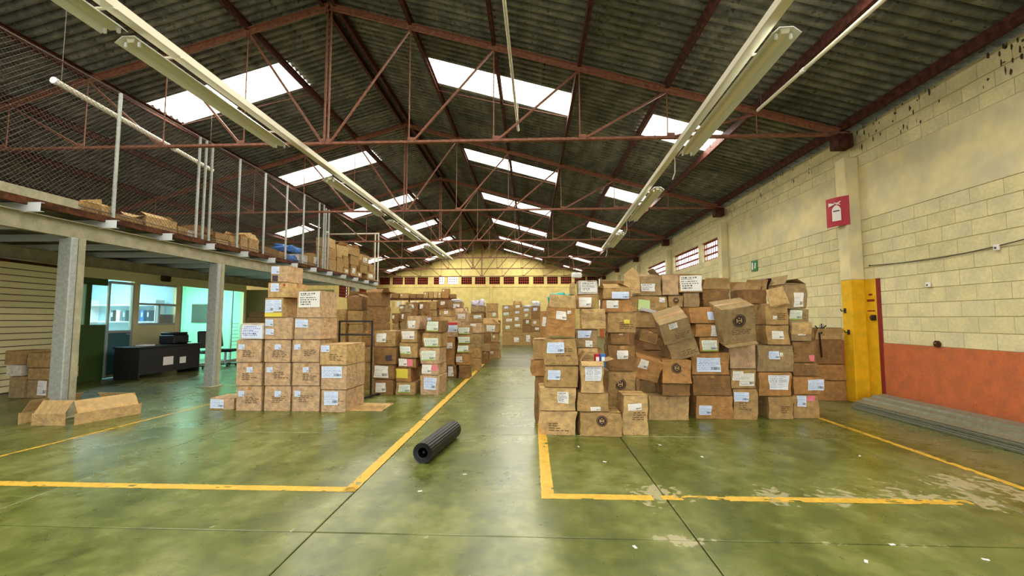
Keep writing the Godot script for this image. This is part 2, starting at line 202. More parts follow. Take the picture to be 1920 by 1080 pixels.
	["third-tier carton in the dark stack behind the stack corner",-2.929,1.331,-11.95,0.164,0.358,0.5,-2.1,0,1,0,[[0.36,0.27,0.82,0.8,0]],0,0,3],
	["fourth-tier carton in the dark stack behind the stack corner",-2.943,1.676,-11.95,0.177,0.32,0.5,1.3,0,1,0,[[0.1,0.44,0.54,0.8,0]],0,0,3],
	["floor-level carton in the stack behind the stack corner's torn label",-2.191,0.189,-9.85,0.371,0.378,0.5,2.1,0,1,0,[[0.39,0.45,0.95,0.8,0]],0,0,3],
	["second-tier carton in the stack behind the stack corner's torn label",-2.192,0.541,-9.85,0.37,0.314,0.5,1.1,0,0,0,[[0.15,0.32,0.65,0.8,5]],0,0,3],
	["third-tier carton in the stack behind the stack corner's torn label",-2.204,0.875,-9.85,0.376,0.342,0.5,2.7,0,1,0,[[0.2,0.42,0.52,0.8,5]],0,0,3],
	["fourth-tier carton in the stack behind the stack corner's torn label",-2.203,1.165,-9.85,0.375,0.227,0.5,-0.6,0,0,0,[[0.17,0.26,0.63,0.8,0]],0,0,3],
	["fifth-tier carton in the stack behind the stack corner's torn label",-2.201,1.363,-9.85,0.373,0.156,0.5,0.2,0,0,0,[[0.09,0.31,0.47,0.8,1]],0,0,3],
	["floor-level carton in the stack with a pale box, behind the red-topped label",-2.186,0.218,-11.45,0.291,0.436,0.5,1,0,1,0,[[0.17,0.3,0.57,0.8,0]],0,0,3],
	["second-tier carton in the stack with a pale box, behind the red-topped label",-2.185,0.626,-11.45,0.289,0.368,0.5,-1.4,0,2,0,[[0.11,0.43,0.41,0.8,0]],0,0,3],
	["third-tier carton in the stack with a pale box, behind the red-topped label",-2.198,1.002,-11.45,0.295,0.37,0.5,1.8,0,2,0,[[0.4,0.4,0.7,0.8,1]],0,0,3],
	["fourth-tier carton in the stack with a pale box, behind the red-topped label",-2.204,1.314,-11.45,0.299,0.243,0.5,3,0,2,0,[],0,0,3],
	["fifth-tier carton in the stack with a pale box, behind the red-topped label",-2.194,1.534,-11.45,0.292,0.183,0.5,-2.8,0,0,0,[[0.38,0.34,0.73,0.8,0]],0,0,3],
	["floor-level carton in the row behind the pale box, inner stack",-2.908,0.285,-12.85,0.326,0.569,0.5,-2.7,0,0,0,[[0.24,0.44,0.84,0.8,5]],0,0,3],
	["second-tier carton in the row behind the pale box, inner stack",-2.908,0.784,-12.85,0.317,0.417,0.5,1,0,0,0,[[0.25,0.28,0.75,0.8,1]],0,0,3],
	["third-tier carton in the row behind the pale box, inner stack",-2.909,1.191,-12.85,0.312,0.385,0.5,-0.7,0,0,0,[[0.31,0.34,0.86,0.8,5]],0,0,3],
	["fourth-tier carton in the row behind the pale box, inner stack",-2.913,1.514,-12.85,0.315,0.25,0.5,0,0,0,0,[],0,0,3],
	["fifth-tier carton in the row behind the pale box, inner stack",-2.932,1.766,-12.85,0.322,0.242,0.5,2.8,0,0,0,[],0,0,3],
	["floor-level carton in the row behind the pale box, outer stack",-2.566,0.279,-13.05,0.326,0.558,0.5,1.3,0,0,0,[[0.14,0.43,0.45,0.8,0]],0,0,3],
	["second-tier carton in the row behind the pale box, outer stack",-2.572,0.775,-13.05,0.325,0.423,0.5,0,0,0,0,[[0.18,0.49,0.78,0.8,1]],0,0,3],
	["third-tier carton in the row behind the pale box, outer stack",-2.576,1.188,-13.05,0.324,0.391,0.5,-1.3,0,0,0,[[0.23,0.37,0.65,0.8,0]],0,0,3],
	["fourth-tier carton in the row behind the pale box, outer stack",-2.576,1.542,-13.05,0.319,0.306,0.5,0.7,0,1,0,[[0.11,0.4,0.49,0.8,0]],0,0,3],
	["fifth-tier carton in the row behind the pale box, outer stack",-2.589,1.824,-13.05,0.333,0.246,0.5,-2.1,0,1,0,[[0.27,0.37,0.64,0.8,0]],0,0,3],
	["floor-level carton in the pinkish stack behind the red-topped label",-2.14,0.355,-13.415,0.401,0.71,0.43,-2.2,0,1,0,[],0,0,3],
	["second-tier carton in the pinkish stack behind the red-topped label",-2.146,0.854,-13.435,0.407,0.277,0.471,-0.8,0,5,0,[],0,0,3],
	["third-tier carton in the pinkish stack behind the red-topped label",-2.145,1.147,-13.43,0.405,0.296,0.46,-2.4,0,5,0,[],0,0,3],
	["fourth-tier carton in the pinkish stack behind the red-topped label",-2.15,1.445,-13.421,0.407,0.288,0.441,2,0,5,2,[[0.3,0.33,0.87,0.8,0]],0,0,3],
	["floor-level carton in the stack topped by a film-wrapped carton",-2.349,0.345,-13.912,0.343,0.689,0.5,0.9,0,1,0,[[0.3,0.38,0.79,0.8,0]],0,0,3],
	["second-tier carton in the stack topped by a film-wrapped carton",-2.35,0.838,-13.933,0.345,0.286,0.5,1.2,0,4,0,[],0,0,3],
	["third-tier carton in the stack topped by a film-wrapped carton",-2.355,1.149,-13.943,0.347,0.323,0.5,0.7,0,4,0,[[0.16,0.48,0.68,0.8,1]],0,0,3],
	["fourth-tier carton in the stack topped by a film-wrapped carton",-2.356,1.46,-13.909,0.347,0.288,0.5,-2.2,0,4,0,[[0.39,0.38,0.91,0.8,5]],0,0,3],
	["fifth-tier carton in the stack topped by a film-wrapped carton",-2.363,1.759,-13.85,0.35,0.298,0.5,-0.1,0,4,0,[[0.28,0.34,0.81,0.8,0]],0,0,3],
	["floor-level carton in the stack with wide cartons near the aisle's far end",-1.918,0.31,-15.25,0.472,0.62,0.5,-2.1,0,0,0,[],0,0,3],
	["second-tier carton in the stack with wide cartons near the aisle's far end",-1.917,0.783,-15.25,0.472,0.315,0.5,0.1,0,0,0,[[0.25,0.38,0.63,0.8,5]],0,0,3],
	["third-tier carton in the stack with wide cartons near the aisle's far end",-1.912,1.105,-15.25,0.468,0.316,0.5,2.7,0,1,0,[[0.11,0.38,0.5,0.8,1]],0,0,3],
	["fourth-tier carton in the stack with wide cartons near the aisle's far end",-1.934,1.422,-15.25,0.482,0.307,0.5,-2.2,0,0,0,[[0.4,0.4,0.95,0.8,0]],0,0,3],
	["floor-level carton in the stack with lilac bags near the aisle's far end",-1.934,0.332,-16.05,0.482,0.664,0.5,-0.4,0,1,0,[[0.31,0.44,0.87,0.8,5]],0,0,3],
	["second-tier carton in the stack with lilac bags near the aisle's far end",-1.954,0.815,-16.05,0.497,0.29,0.5,-1.3,0,1,0,[[0.22,0.42,0.67,0.8,0]],0,0,3],
	["third-tier carton in the stack with lilac bags near the aisle's far end",-1.949,1.122,-16.05,0.493,0.312,0.5,-2.7,0,4,0,[[0.08,0.31,0.63,0.8,5]],0,0,3],
	["fourth-tier carton in the stack with lilac bags near the aisle's far end",-1.937,1.456,-16.05,0.484,0.345,0.5,-2.4,0,1,0,[[0.32,0.44,0.62,0.8,0]],0,0,3],
	["fifth-tier carton in the stack with lilac bags near the aisle's far end",-1.951,1.744,-16.05,0.494,0.218,0.5,2,0,4,0,[],0,0,3],
	["floor-level carton in the first column beyond the aisle's end",-1.281,0.355,-23.45,0.556,0.71,0.5,0,0,0,0,[],0,0,4],
	["second-tier carton in the first column beyond the aisle's end",-1.282,0.914,-23.45,0.557,0.396,0.5,0,0,0,0,[[0.33,0.3,0.72,0.8,5]],0,0,4],
	["third-tier carton in the first column beyond the aisle's end",-1.282,1.291,-23.45,0.558,0.346,0.5,0,0,0,0,[[0.38,0.36,0.95,0.8,0]],0,0,4],
	["fourth-tier carton in the first column beyond the aisle's end",-1.282,1.627,-23.45,0.558,0.314,0.5,0,0,0,0,[[0.12,0.28,0.61,0.8,5]],0,0,4],
	["fifth-tier carton in the first column beyond the aisle's end",-1.283,1.946,-23.45,0.559,0.311,0.5,0,0,0,0,[[0.21,0.43,0.56,0.8,1]],0,0,4],
	["floor-level carton in the second column beyond the aisle's end",-0.742,0.258,-23.45,0.515,0.516,0.5,0,0,0,0,[[0.12,0.34,0.62,0.8,0]],0,0,4],
	["second-tier carton in the second column beyond the aisle's end",-0.742,0.692,-23.45,0.516,0.341,0.5,0,0,0,0,[],0,0,4],
	["third-tier carton in the second column beyond the aisle's end",-0.742,1.021,-23.45,0.516,0.305,0.5,0,0,0,0,[[0.22,0.36,0.74,0.8,0]],0,0,4],
	["fourth-tier carton in the second column beyond the aisle's end",-0.741,1.362,-23.45,0.517,0.364,0.5,0,0,0,0,[[0.2,0.3,0.59,0.8,0]],0,0,4],
	["fifth-tier carton in the second column beyond the aisle's end",-0.741,1.698,-23.45,0.518,0.296,0.5,0,0,0,0,[[0.25,0.41,0.67,0.8,1]],0,0,4],
	["sixth-tier carton in the second column beyond the aisle's end",-0.741,2.007,-23.45,0.518,0.311,0.5,0,0,0,2,[[0.3,0.37,0.71,0.8,0]],0,0,4],
	["floor-level carton in the third column beyond the aisle's end",-0.249,0.34,-23.45,0.465,0.679,0.5,0,0,0,0,[[0.39,0.29,0.82,0.8,0]],0,0,4],
	["second-tier carton in the third column beyond the aisle's end",-0.248,0.861,-23.45,0.465,0.352,0.5,0,0,1,0,[],0,0,4],
	["third-tier carton in the third column beyond the aisle's end",-0.247,1.213,-23.45,0.466,0.342,0.5,0,0,1,0,[[0.38,0.27,0.7,0.8,5]],0,0,4],
	["fourth-tier carton in the third column beyond the aisle's end",-0.246,1.55,-23.45,0.466,0.32,0.5,0,0,0,0,[[0.25,0.33,0.59,0.8,5]],0,0,4],
	["fifth-tier carton in the third column beyond the aisle's end",-0.246,1.845,-23.45,0.466,0.256,0.5,0,0,0,0,[[0.15,0.27,0.69,0.8,1]],0,0,4],
	["floor-level carton in the fourth column beyond the aisle's end",0.219,0.208,-23.45,0.467,0.417,0.5,0,0,1,0,[[0.11,0.42,0.64,0.8,0]],0,0,4],
	["second-tier carton in the fourth column beyond the aisle's end",0.22,0.564,-23.45,0.468,0.282,0.5,0,0,0,0,[],0,0,4],
	["third-tier carton in the fourth column beyond the aisle's end",0.221,0.852,-23.45,0.468,0.283,0.5,0,0,1,0,[[0.39,0.34,0.83,0.8,0]],0,0,4],
	["fourth-tier carton in the fourth column beyond the aisle's end",0.222,1.168,-23.45,0.469,0.337,0.5,0,0,0,0,[[0.21,0.34,0.52,0.8,0]],0,0,4],
	["fifth-tier carton in the fourth column beyond the aisle's end",0.224,1.503,-23.45,0.469,0.32,0.5,0,0,1,0,[],0,0,4],
	["sixth-tier carton in the fourth column beyond the aisle's end",0.225,1.857,-23.45,0.47,0.375,0.5,0,0,1,0,[[0.2,0.38,0.63,0.8,1]],0,0,4],
	["first carton from the mezzanine end on the far rack's top shelf",-8.905,2.822,-27.25,0.387,0.297,0.5,0,0,0,0,[],0,0,5],
	["second carton from the mezzanine end on the far rack's top shelf",-8.466,2.825,-27.25,0.391,0.303,0.5,0,0,1,0,[],0,0,5],
	["third carton from the mezzanine end on the far rack's top shelf",-7.916,2.83,-27.25,0.573,0.313,0.5,0,0,0,0,[[0.13,0.44,0.29,0.75,0]],0,0,5],
	["fourth carton from the mezzanine end on the far rack's top shelf",-7.38,2.802,-27.25,0.398,0.256,0.5,0,0,1,0,[],0,0,5],
	["fifth carton from the mezzanine end on the far rack's top shelf",-6.942,2.798,-27.25,0.41,0.248,0.5,0,0,1,0,[],0,0,5],
	["sixth carton from the mezzanine end on the far rack's top shelf",-6.571,2.871,-27.25,0.3,0.394,0.5,0,0,0,0,[[0.24,0.59,0.54,0.82,0]],0,0,5],
	["seventh carton from the mezzanine end on the far rack's top shelf",-6.248,2.874,-27.25,0.284,0.401,0.5,0,0,0,0,[],0,0,5],
	["eighth carton from the mezzanine end on the far rack's top shelf",-5.964,2.874,-27.25,0.236,0.4,0.5,0,0,2,0,[],0,0,5],
	["ninth carton from the mezzanine end on the far rack's top shelf",-5.712,2.864,-27.25,0.214,0.381,0.5,0,0,2,0,[[0.34,0.58,0.76,0.81,0]],0,0,5],
	["tenth carton from the mezzanine end on the far rack's top shelf",-5.354,2.965,-27.25,0.441,0.582,0.5,0,0,3,0,[[0.17,0.72,0.37,0.88,0]],0,0,5],
	["eleventh carton from the mezzanine end on the far rack's top shelf",-4.892,2.795,-27.25,0.33,0.243,0.5,0,0,1,0,[],0,0,5],
	["small carton with white label nearest on the mezzanine edge",-6.74,3,-5.998,0.139,0.1,0.4,88.8,0,2,0,[[0.2,0.25,0.7,0.75,0]],0,0,6],
	["crumpled carton beside the first fence post on the mezzanine",-6.74,3.03,-6.195,0.218,0.161,0.4,84.1,0,0,0,[],0,0,6],
	["pale torn carton right behind the first fence post, mezzanine",-6.74,3.024,-6.425,0.212,0.149,0.4,87.5,0,2,2,[],0,0,6],
	["low kraft carton past the first fence post on the mezzanine",-6.74,3,-6.829,0.416,0.1,0.4,94.1,0,0,0,[],0,0,6],
	["wide carton with open pale flap midway on the mezzanine",-6.74,3.045,-7.446,0.589,0.19,0.4,84.8,0,2,2,[],0,0,6],
	["small carton before the tripled fence posts, mezzanine",-6.74,3.026,-7.87,0.226,0.152,0.4,89.9,0,0,0,[],0,0,6],
	["white plastic-wrapped carton at the tripled fence posts",-6.74,3.015,-8.113,0.226,0.13,0.4,86.4,0,6,0,[],0,0,6],
	["carton on the deck just past the tripled fence posts",-6.74,3.02,-8.429,0.329,0.139,0.4,93.2,0,0,0,[],0,0,6],
	["carton stacked above, just past the tripled fence posts",-6.74,3.165,-8.478,0.36,0.14,0.4,86.3,0,1,0,[],0,0,6],
	["carton on the deck in the mezzanine's middle, lower of two",-6.74,3,-8.942,0.378,0.1,0.4,89.6,0,2,0,[],0,0,6],
	["carton on the deck in the mezzanine's middle, upper of two",-6.74,3.124,-8.952,0.38,0.136,0.4,87.2,0,0,0,[],0,0,6],
	["carton beside the fifth fence post, lower of two",-6.74,3,-9.339,0.323,0.1,0.4,94.7,0,2,0,[],0,0,6],
	["carton beside the fifth fence post, upper of two",-6.74,3.13,-9.312,0.269,0.147,0.4,85.3,0,2,0,[],0,0,6],
	["tilted-looking tall carton after the fifth fence post",-6.74,3.1,-9.642,0.252,0.301,0.4,91.5,0,2,2,[],0,0,6],
	["carton with frayed rim before the sixth fence post",-6.74,3.099,-10.012,0.36,0.299,0.4,91.3,0,2,2,[],0,0,6],
	["dark carton in shade past the sixth fence post",-6.74,3.056,-10.682,0.668,0.211,0.4,94.8,0,1,0,[],0,0,6],
	["small pale carton by the seventh fence post",-6.74,3.045,-11.226,0.387,0.19,0.4,89.8,0,0,0,[],0,0,6],
	["white carton beside the blue bags on the mezzanine",-7.16,3.083,-11.637,0.265,0.266,0.4,94.9,0,6,0,[],0,0,6],
	["lilac-and-white carton past the blue bags on the mezzanine",-6.74,3.084,-12.265,0.392,0.267,0.4,84.7,0,6,0,[[0.2,0.25,0.7,0.75,7]],0,0,6],
	["brown carton past the lilac one, lower of two",-6.74,3,-12.639,0.259,0.1,0.4,91.1,0,0,0,[],0,0,6],
	["brown carton past the lilac one, upper of two",-6.74,3.164,-12.642,0.295,0.217,0.4,95.1,0,0,0,[],0,0,6],
	["carton at the doubled fence posts, with white paper",-6.74,3.154,-12.978,0.347,0.408,0.4,84.7,0,0,0,[[0.2,0.25,0.7,0.75,0]],0,0,6],
	["carton with a tall white label past the doubled posts",-6.74,3.156,-13.505,0.434,0.411,0.4,84.3,0,0,0,[[0.2,0.25,0.7,0.75,0]],0,0,6],
	["large kraft carton at the foot of the tall mezzanine heap",-6.74,3.14,-14.111,0.558,0.38,0.4,91.2,0,0,0,[],0,0,6],
	["kraft carton in the middle of the tall mezzanine heap",-6.74,3.516,-14.067,0.598,0.361,0.4,89,0,0,0,[],0,0,6],
	["pale small carton crowning the tall mezzanine heap",-6.74,3.852,-14.014,0.574,0.3,0.4,92.5,0,2,0,[],0,0,6],
	["kraft carton beside the heap's foot with crushed side",-6.74,3.209,-14.673,0.44,0.518,0.4,86.2,0,0,0,[],0,0,6],
	["pale carton above the crushed one on the mezzanine",-6.74,3.681,-14.623,0.392,0.415,0.4,89.4,0,2,0,[],0,0,6],
	["carton with white wrap near the mezzanine's end",-6.74,3.065,-15.187,0.495,0.231,0.4,92.5,0,0,0,[[0.2,0.25,0.7,0.75,0]],0,0,6],
	["carton above the white-wrapped one near the mezzanine's end",-6.74,3.381,-15.136,0.394,0.388,0.4,87.8,0,0,0,[],0,0,6],
	["top carton above the white-wrapped one near the mezzanine's end",-6.74,3.753,-15.086,0.435,0.345,0.4,85.4,0,2,0,[],0,0,6],
	["carton with label near the mezzanine end, bottom of three",-6.74,3.151,-15.879,0.432,0.403,0.4,85,0,0,0,[[0.2,0.25,0.7,0.75,0]],0,0,6],
	["carton near the mezzanine end, middle of three",-6.74,3.533,-15.915,0.653,0.348,0.4,86,0,0,0,[],0,0,6],
	["carton with torn top near the mezzanine end, top of three",-6.74,3.866,-15.799,0.958,0.305,0.4,86.3,0,0,2,[],0,0,6],
	["white-fronted carton close to the mezzanine corner, bottom",-6.74,3.053,-16.369,0.515,0.207,0.4,91.8,0,0,0,[[0.2,0.25,0.7,0.75,0]],0,0,6],
	["carton close to the mezzanine corner, middle",-6.74,3.326,-16.805,0.741,0.327,0.4,90.3,0,0,0,[],0,0,6],
	["carton with a white sheet close to the mezzanine corner, top",-6.74,3.693,-16.942,0.71,0.396,0.4,89.6,0,0,0,[[0.2,0.25,0.7,0.75,0]],0,0,6],
	["corner carton on the mezzanine end, lower",-6.74,3.117,-17.579,0.775,0.334,0.4,87.7,0,0,0,[[0.2,0.25,0.7,0.75,0]],0,0,6],
	["corner carton on the mezzanine end, upper",-6.74,3.452,-17.664,0.703,0.323,0.4,92.7,0,0,0,[],0,0,6],
	["bulky carton on the floor before the slatted wall, outer",-9.009,0.188,-7.625,0.28,0.376,0.45,2,0,4,0,[],0,0,7],
	["pale carton second from floor before the slatted wall, outer",-9.091,0.479,-7.625,0.271,0.194,0.45,2.9,0,6,0,[],0,0,7],
	["carton third from floor before the slatted wall, outer",-9.094,0.703,-7.625,0.335,0.242,0.45,-0.3,0,0,0,[],0,0,7],
	["carton with a white sheet on the floor before the slatted wall",-8.636,0.157,-7.655,0.414,0.313,0.45,-2.3,0,4,0,[[0.49,0.15,0.92,0.97,0]],0,0,7],
	["slanting carton second before the slatted wall, inner",-8.628,0.42,-7.655,0.448,0.202,0.45,-2.5,0,0,0,[],0,0,7],
	["slanting carton third before the slatted wall, inner",-8.644,0.66,-7.655,0.472,0.265,0.45,-2.5,0,0,0,[],0,0,7],
	["dark carton on the floor beside the office's end",-8.004,0.491,-12.7,0.539,0.983,0.4,-0.5,0,1,0,[],0,0,7],
	["dark open carton beside the office's end, middle",-8.032,1.205,-12.7,0.559,0.432,0.4,2.3,0,1,0,[],0,0,7],
	["brown carton beside the office's end, uppermost",-7.995,1.509,-12.7,0.471,0.165,0.4,0.4,0,1,0,[],0,0,7],
]

func _ready() -> void:
	rng.seed = 11
	wob.seed = 5
	wob.frequency = 1.0
	wob.fractal_octaves = 2
	camera_and_light()
	materials()
	shell()
	roof()
	trusses()
	lamps()
	mezzanine()
	office()
	cartons()
	furnishings()

# ------------------------------------------------------------------ camera, sky, exposure
func camera_and_light() -> void:
	var cam := Camera3D.new()
	cam.name = "camera"
	cam.fov = rad_to_deg(2.0 * atan(540.0 / 825.0))
	cam.position = Vector3(0, 1.38, 0)
	cam.rotation = Vector3(atan(58.0 / 825.0), atan(37.0 / 825.0), 0)
	cam.near = 0.05
	cam.far = 200.0
	add_child(cam)
	cam.current = true
	var env := Environment.new()
	env.background_mode = Environment.BG_SKY
	var sky := Sky.new()
	var sm := ProceduralSkyMaterial.new()
	sm.sky_top_color = Color(0.86, 0.93, 1.0)
	sm.sky_horizon_color = Color(0.97, 0.98, 1.0)
	sm.ground_bottom_color = Color(0.62, 0.62, 0.6)
	sm.ground_horizon_color = Color(0.8, 0.8, 0.79)
	sm.energy_multiplier = SKY_ENERGY
	sky.sky_material = sm
	env.sky = sky
	env.tonemap_mode = Environment.TONE_MAPPER_LINEAR
	env.tonemap_exposure = EXPOSURE
	env.sdfgi_enabled = true
	env.ssao_enabled = true
	env.ssil_enabled = true
	var we := WorldEnvironment.new()
	we.name = "environment"
	we.environment = env
	add_child(we)

const SKY_ENERGY := 5.5
const EXPOSURE := 1.28
const SKYLIGHT_ENERGY := 4.0

# ------------------------------------------------------------------ materials
func mat(c: Color, rough := 0.8, metal := 0.0, tex: Texture2D = null, scale := 1.0, spec := 0.5) -> StandardMaterial3D:
	var m := StandardMaterial3D.new()
	m.albedo_color = c
	m.roughness = rough
	m.metallic = metal
	m.metallic_specular = spec
	if tex:
		m.albedo_texture = tex
		m.uv1_triplanar = true
		m.uv1_world_triplanar = true
		m.uv1_scale = Vector3.ONE * scale
	return m

func rgb(r: int, g: int, b: int) -> Color:
	return Color(r / 255.0, g / 255.0, b / 255.0)

func noise_bytes(n: int, freq: float, octaves: int, sd: int, stretch := 1) -> PackedByteArray:
	var f := FastNoiseLite.new()
	f.seed = sd
	f.frequency = freq
	f.fractal_octaves = octaves
	var im := f.get_seamless_image(n, n / stretch)
	im.convert(Image.FORMAT_L8)
	if stretch > 1:
		im.resize(n, n, Image.INTERPOLATE_CUBIC)
	return im.get_data()

# grain: broad blotches and fine grain multiplied; dark flecks below a threshold
func grain(n: int, broad: float, fine: float, amt: float, amt2: float, sd: int, tint := Color(1, 1, 1), fleck := 0.0, fleck_col := Color(0.4, 0.36, 0.3), stretch := 1) -> ImageTexture:
	var a := noise_bytes(n, broad, 4, sd)
	var b := noise_bytes(n, fine, 3, sd + 1, stretch)
	var c := noise_bytes(n, broad * 2.3, 5, sd + 2)
	var out := PackedByteArray()
	out.resize(n * n * 3)
	for i in n * n:
		var t := clampf((a[i] / 255.0 - 0.5) * 1.6 + 0.5, 0.0, 1.0)
		var v := 1.0 - amt * (1.0 - t) - amt2 * (b[i] / 255.0)
		var col := Color(v, v, v).lerp(Color(v, v, v) * tint, t)
		if fleck > 0.0 and c[i] / 255.0 < fleck:
			col = col.lerp(fleck_col, clampf((fleck - c[i] / 255.0) * 12.0, 0.0, 0.8))
		out[i * 3] = int(clampf(col.r, 0, 1) * 255)
		out[i * 3 + 1] = int(clampf(col.g, 0, 1) * 255)
		out[i * 3 + 2] = int(clampf(col.b, 0, 1) * 255)
	return ImageTexture.create_from_image(Image.create_from_data(n, n, false, Image.FORMAT_RGB8, out))

# dents and fold ridges of worn cardboard, as relief
func creases() -> ImageTexture:
	var f := FastNoiseLite.new()
	f.seed = 8
	f.noise_type = FastNoiseLite.TYPE_SIMPLEX
	f.fractal_type = FastNoiseLite.FRACTAL_RIDGED
	f.frequency = 0.012
	f.fractal_octaves = 3
	var im := f.get_seamless_image(512, 512)
	im.convert(Image.FORMAT_L8)
	return ImageTexture.create_from_image(im)

# paper print: rows of small dark strokes, bars of a code; nothing legible in the photograph
func paper(kind: int) -> ImageTexture:
	var r := RandomNumberGenerator.new()
	r.seed = 40 + kind
	var im := Image.create(128, 96, false, Image.FORMAT_RGB8)
	var base: Color = [rgb(236, 232, 222), rgb(214, 226, 245), rgb(228, 226, 220), rgb(230, 232, 236), Color.WHITE, rgb(226, 232, 216), Color.WHITE, rgb(216, 224, 244)][kind]
	var ink: Color = [rgb(110, 108, 110), rgb(88, 120, 190), rgb(40, 38, 40), rgb(120, 130, 140), Color.BLACK, rgb(110, 120, 110), Color.BLACK, rgb(30, 50, 130)][kind]
	im.fill(base)
	var y := 8
	while y < 84:
		var h := r.randi_range(3, 9) if kind in [2, 7] else r.randi_range(2, 5)
		var x := r.randi_range(6, 14)
		var stop := 60 if kind == 3 else r.randi_range(70, 122)
		while x < stop:
			var w := r.randi_range(3, 12)
			im.fill_rect(Rect2i(x, y, mini(w, 122 - x), h), base.lerp(ink, r.randf_range(0.45, 0.95)))
			x += w + r.randi_range(2, 6)
		if kind == 3:
			im.fill_rect(Rect2i(70, y, r.randi_range(20, 50), h), base.lerp(ink, 0.5))
		y += h + r.randi_range(4, 9)
	if kind in [0, 1, 5]:
		for i in 16:
			im.fill_rect(Rect2i(78 + i * 3, 62, r.randi_range(1, 2), 20), base.lerp(Color.BLACK, 0.7))
	if kind == 5:
		im.fill_rect(Rect2i(0, 86, 128, 10), rgb(150, 190, 70))
	return ImageTexture.create_from_image(im)

func floor_picture() -> ImageTexture:
	# x -8 .. 6.5 , z -13 .. -2, paint mottles, scuffs where the green coat has worn off to bare concrete
	var w := 1740
	var h := 1320
	var a := noise_bytes(1024, 0.006, 5, 3)
	var b := noise_bytes(1024, 0.03, 4, 9)
	var c := noise_bytes(1024, 0.014, 5, 21, 4)
	var d := noise_bytes(1024, 0.09, 2, 33)
	var out := PackedByteArray()
	out.resize(w * h * 3)
	var dark := Color(0.085, 0.104, 0.017)
	var mid := Color(0.135, 0.155, 0.032)
	var pale := Color(0.22, 0.235, 0.075)
	var bare := Color(0.47, 0.42, 0.26)
	for y in h:
		var z := -13.0 + y * 11.0 / h
		for x in w:
			var wx := -8.0 + x * 14.5 / w
			var k := (y & 1023) * 1024 + (x & 1023)
			var n := a[k] / 255.0 * 0.26 + b[k] / 255.0 * 0.4 + c[k] / 255.0 * 0.44
			var t := clampf((n - 0.36) / 0.4, 0.0, 1.0)
			var col := dark.lerp(mid, minf(t * 2.0, 1.0))
			if t > 0.5:
				col = mid.lerp(pale, (t - 0.5) * 1.5)
			# brown traffic dirt beside the wall
			if wx > 3.4 and b[k] / 255.0 + c[k] / 255.0 * 0.6 + minf(wx - 3.4, 1.2) * 0.42 > 1.05:
				col = col.lerp(Color(0.17, 0.155, 0.07), 0.55)
			var fine := 0.7 + 0.3 * d[(k + 77) & 1048575] / 255.0 + 0.3 * b[((y * 2) & 1023) * 1024 + ((x * 2) & 1023)] / 255.0
			col = Color(col.r * fine, col.g * fine, col.b * fine)
			# worn patches
			var near_line := 1.0 - clampf(absf(z + 3.62) / 0.42, 0.0, 1.0)
			var patch := 0.0
			if wx > 0.75 and wx < 5.0:
				patch = near_line * 0.37
			patch = maxf(patch, 0.5 * (1.0 - clampf(Vector2((wx - 1.05) / 0.4, (z + 3.68) / 0.45).length(), 0.0, 1.0)))
			patch = maxf(patch, 0.46 * (1.0 - clampf(Vector2((wx - 4.0) / 0.5, (z + 5.45) / 0.6).length(), 0.0, 1.0)))
			patch = maxf(patch, 0.42 * (1.0 - clampf(Vector2((wx - 3.6) / 0.9, (z + 3.9) / 0.5).length(), 0.0, 1.0)))
			patch = maxf(patch, 0.3 * (1.0 - clampf(absf(z + 2.9) / 0.1, 0.0, 1.0)))
			if wx < 0.5:
				patch *= 0.3
			if patch > 0.0 and c[k] / 255.0 * 0.6 + d[k] / 255.0 * 0.4 > 0.86 - patch:
				col = col.lerp(bare, 0.7)
			elif d[(k * 7 + 311) & 1048575] > 253 and b[k] > 130:
				col = Color(0.6, 0.58, 0.45)
			col = col.linear_to_srgb()
			var i := (y * w + x) * 3
			out[i] = int(clampf(col.r, 0, 1) * 255)
			out[i + 1] = int(clampf(col.g, 0, 1) * 255)
			out[i + 2] = int(clampf(col.b, 0, 1) * 255)
	return ImageTexture.create_from_image(Image.create_from_data(w, h, false, Image.FORMAT_RGB8, out))

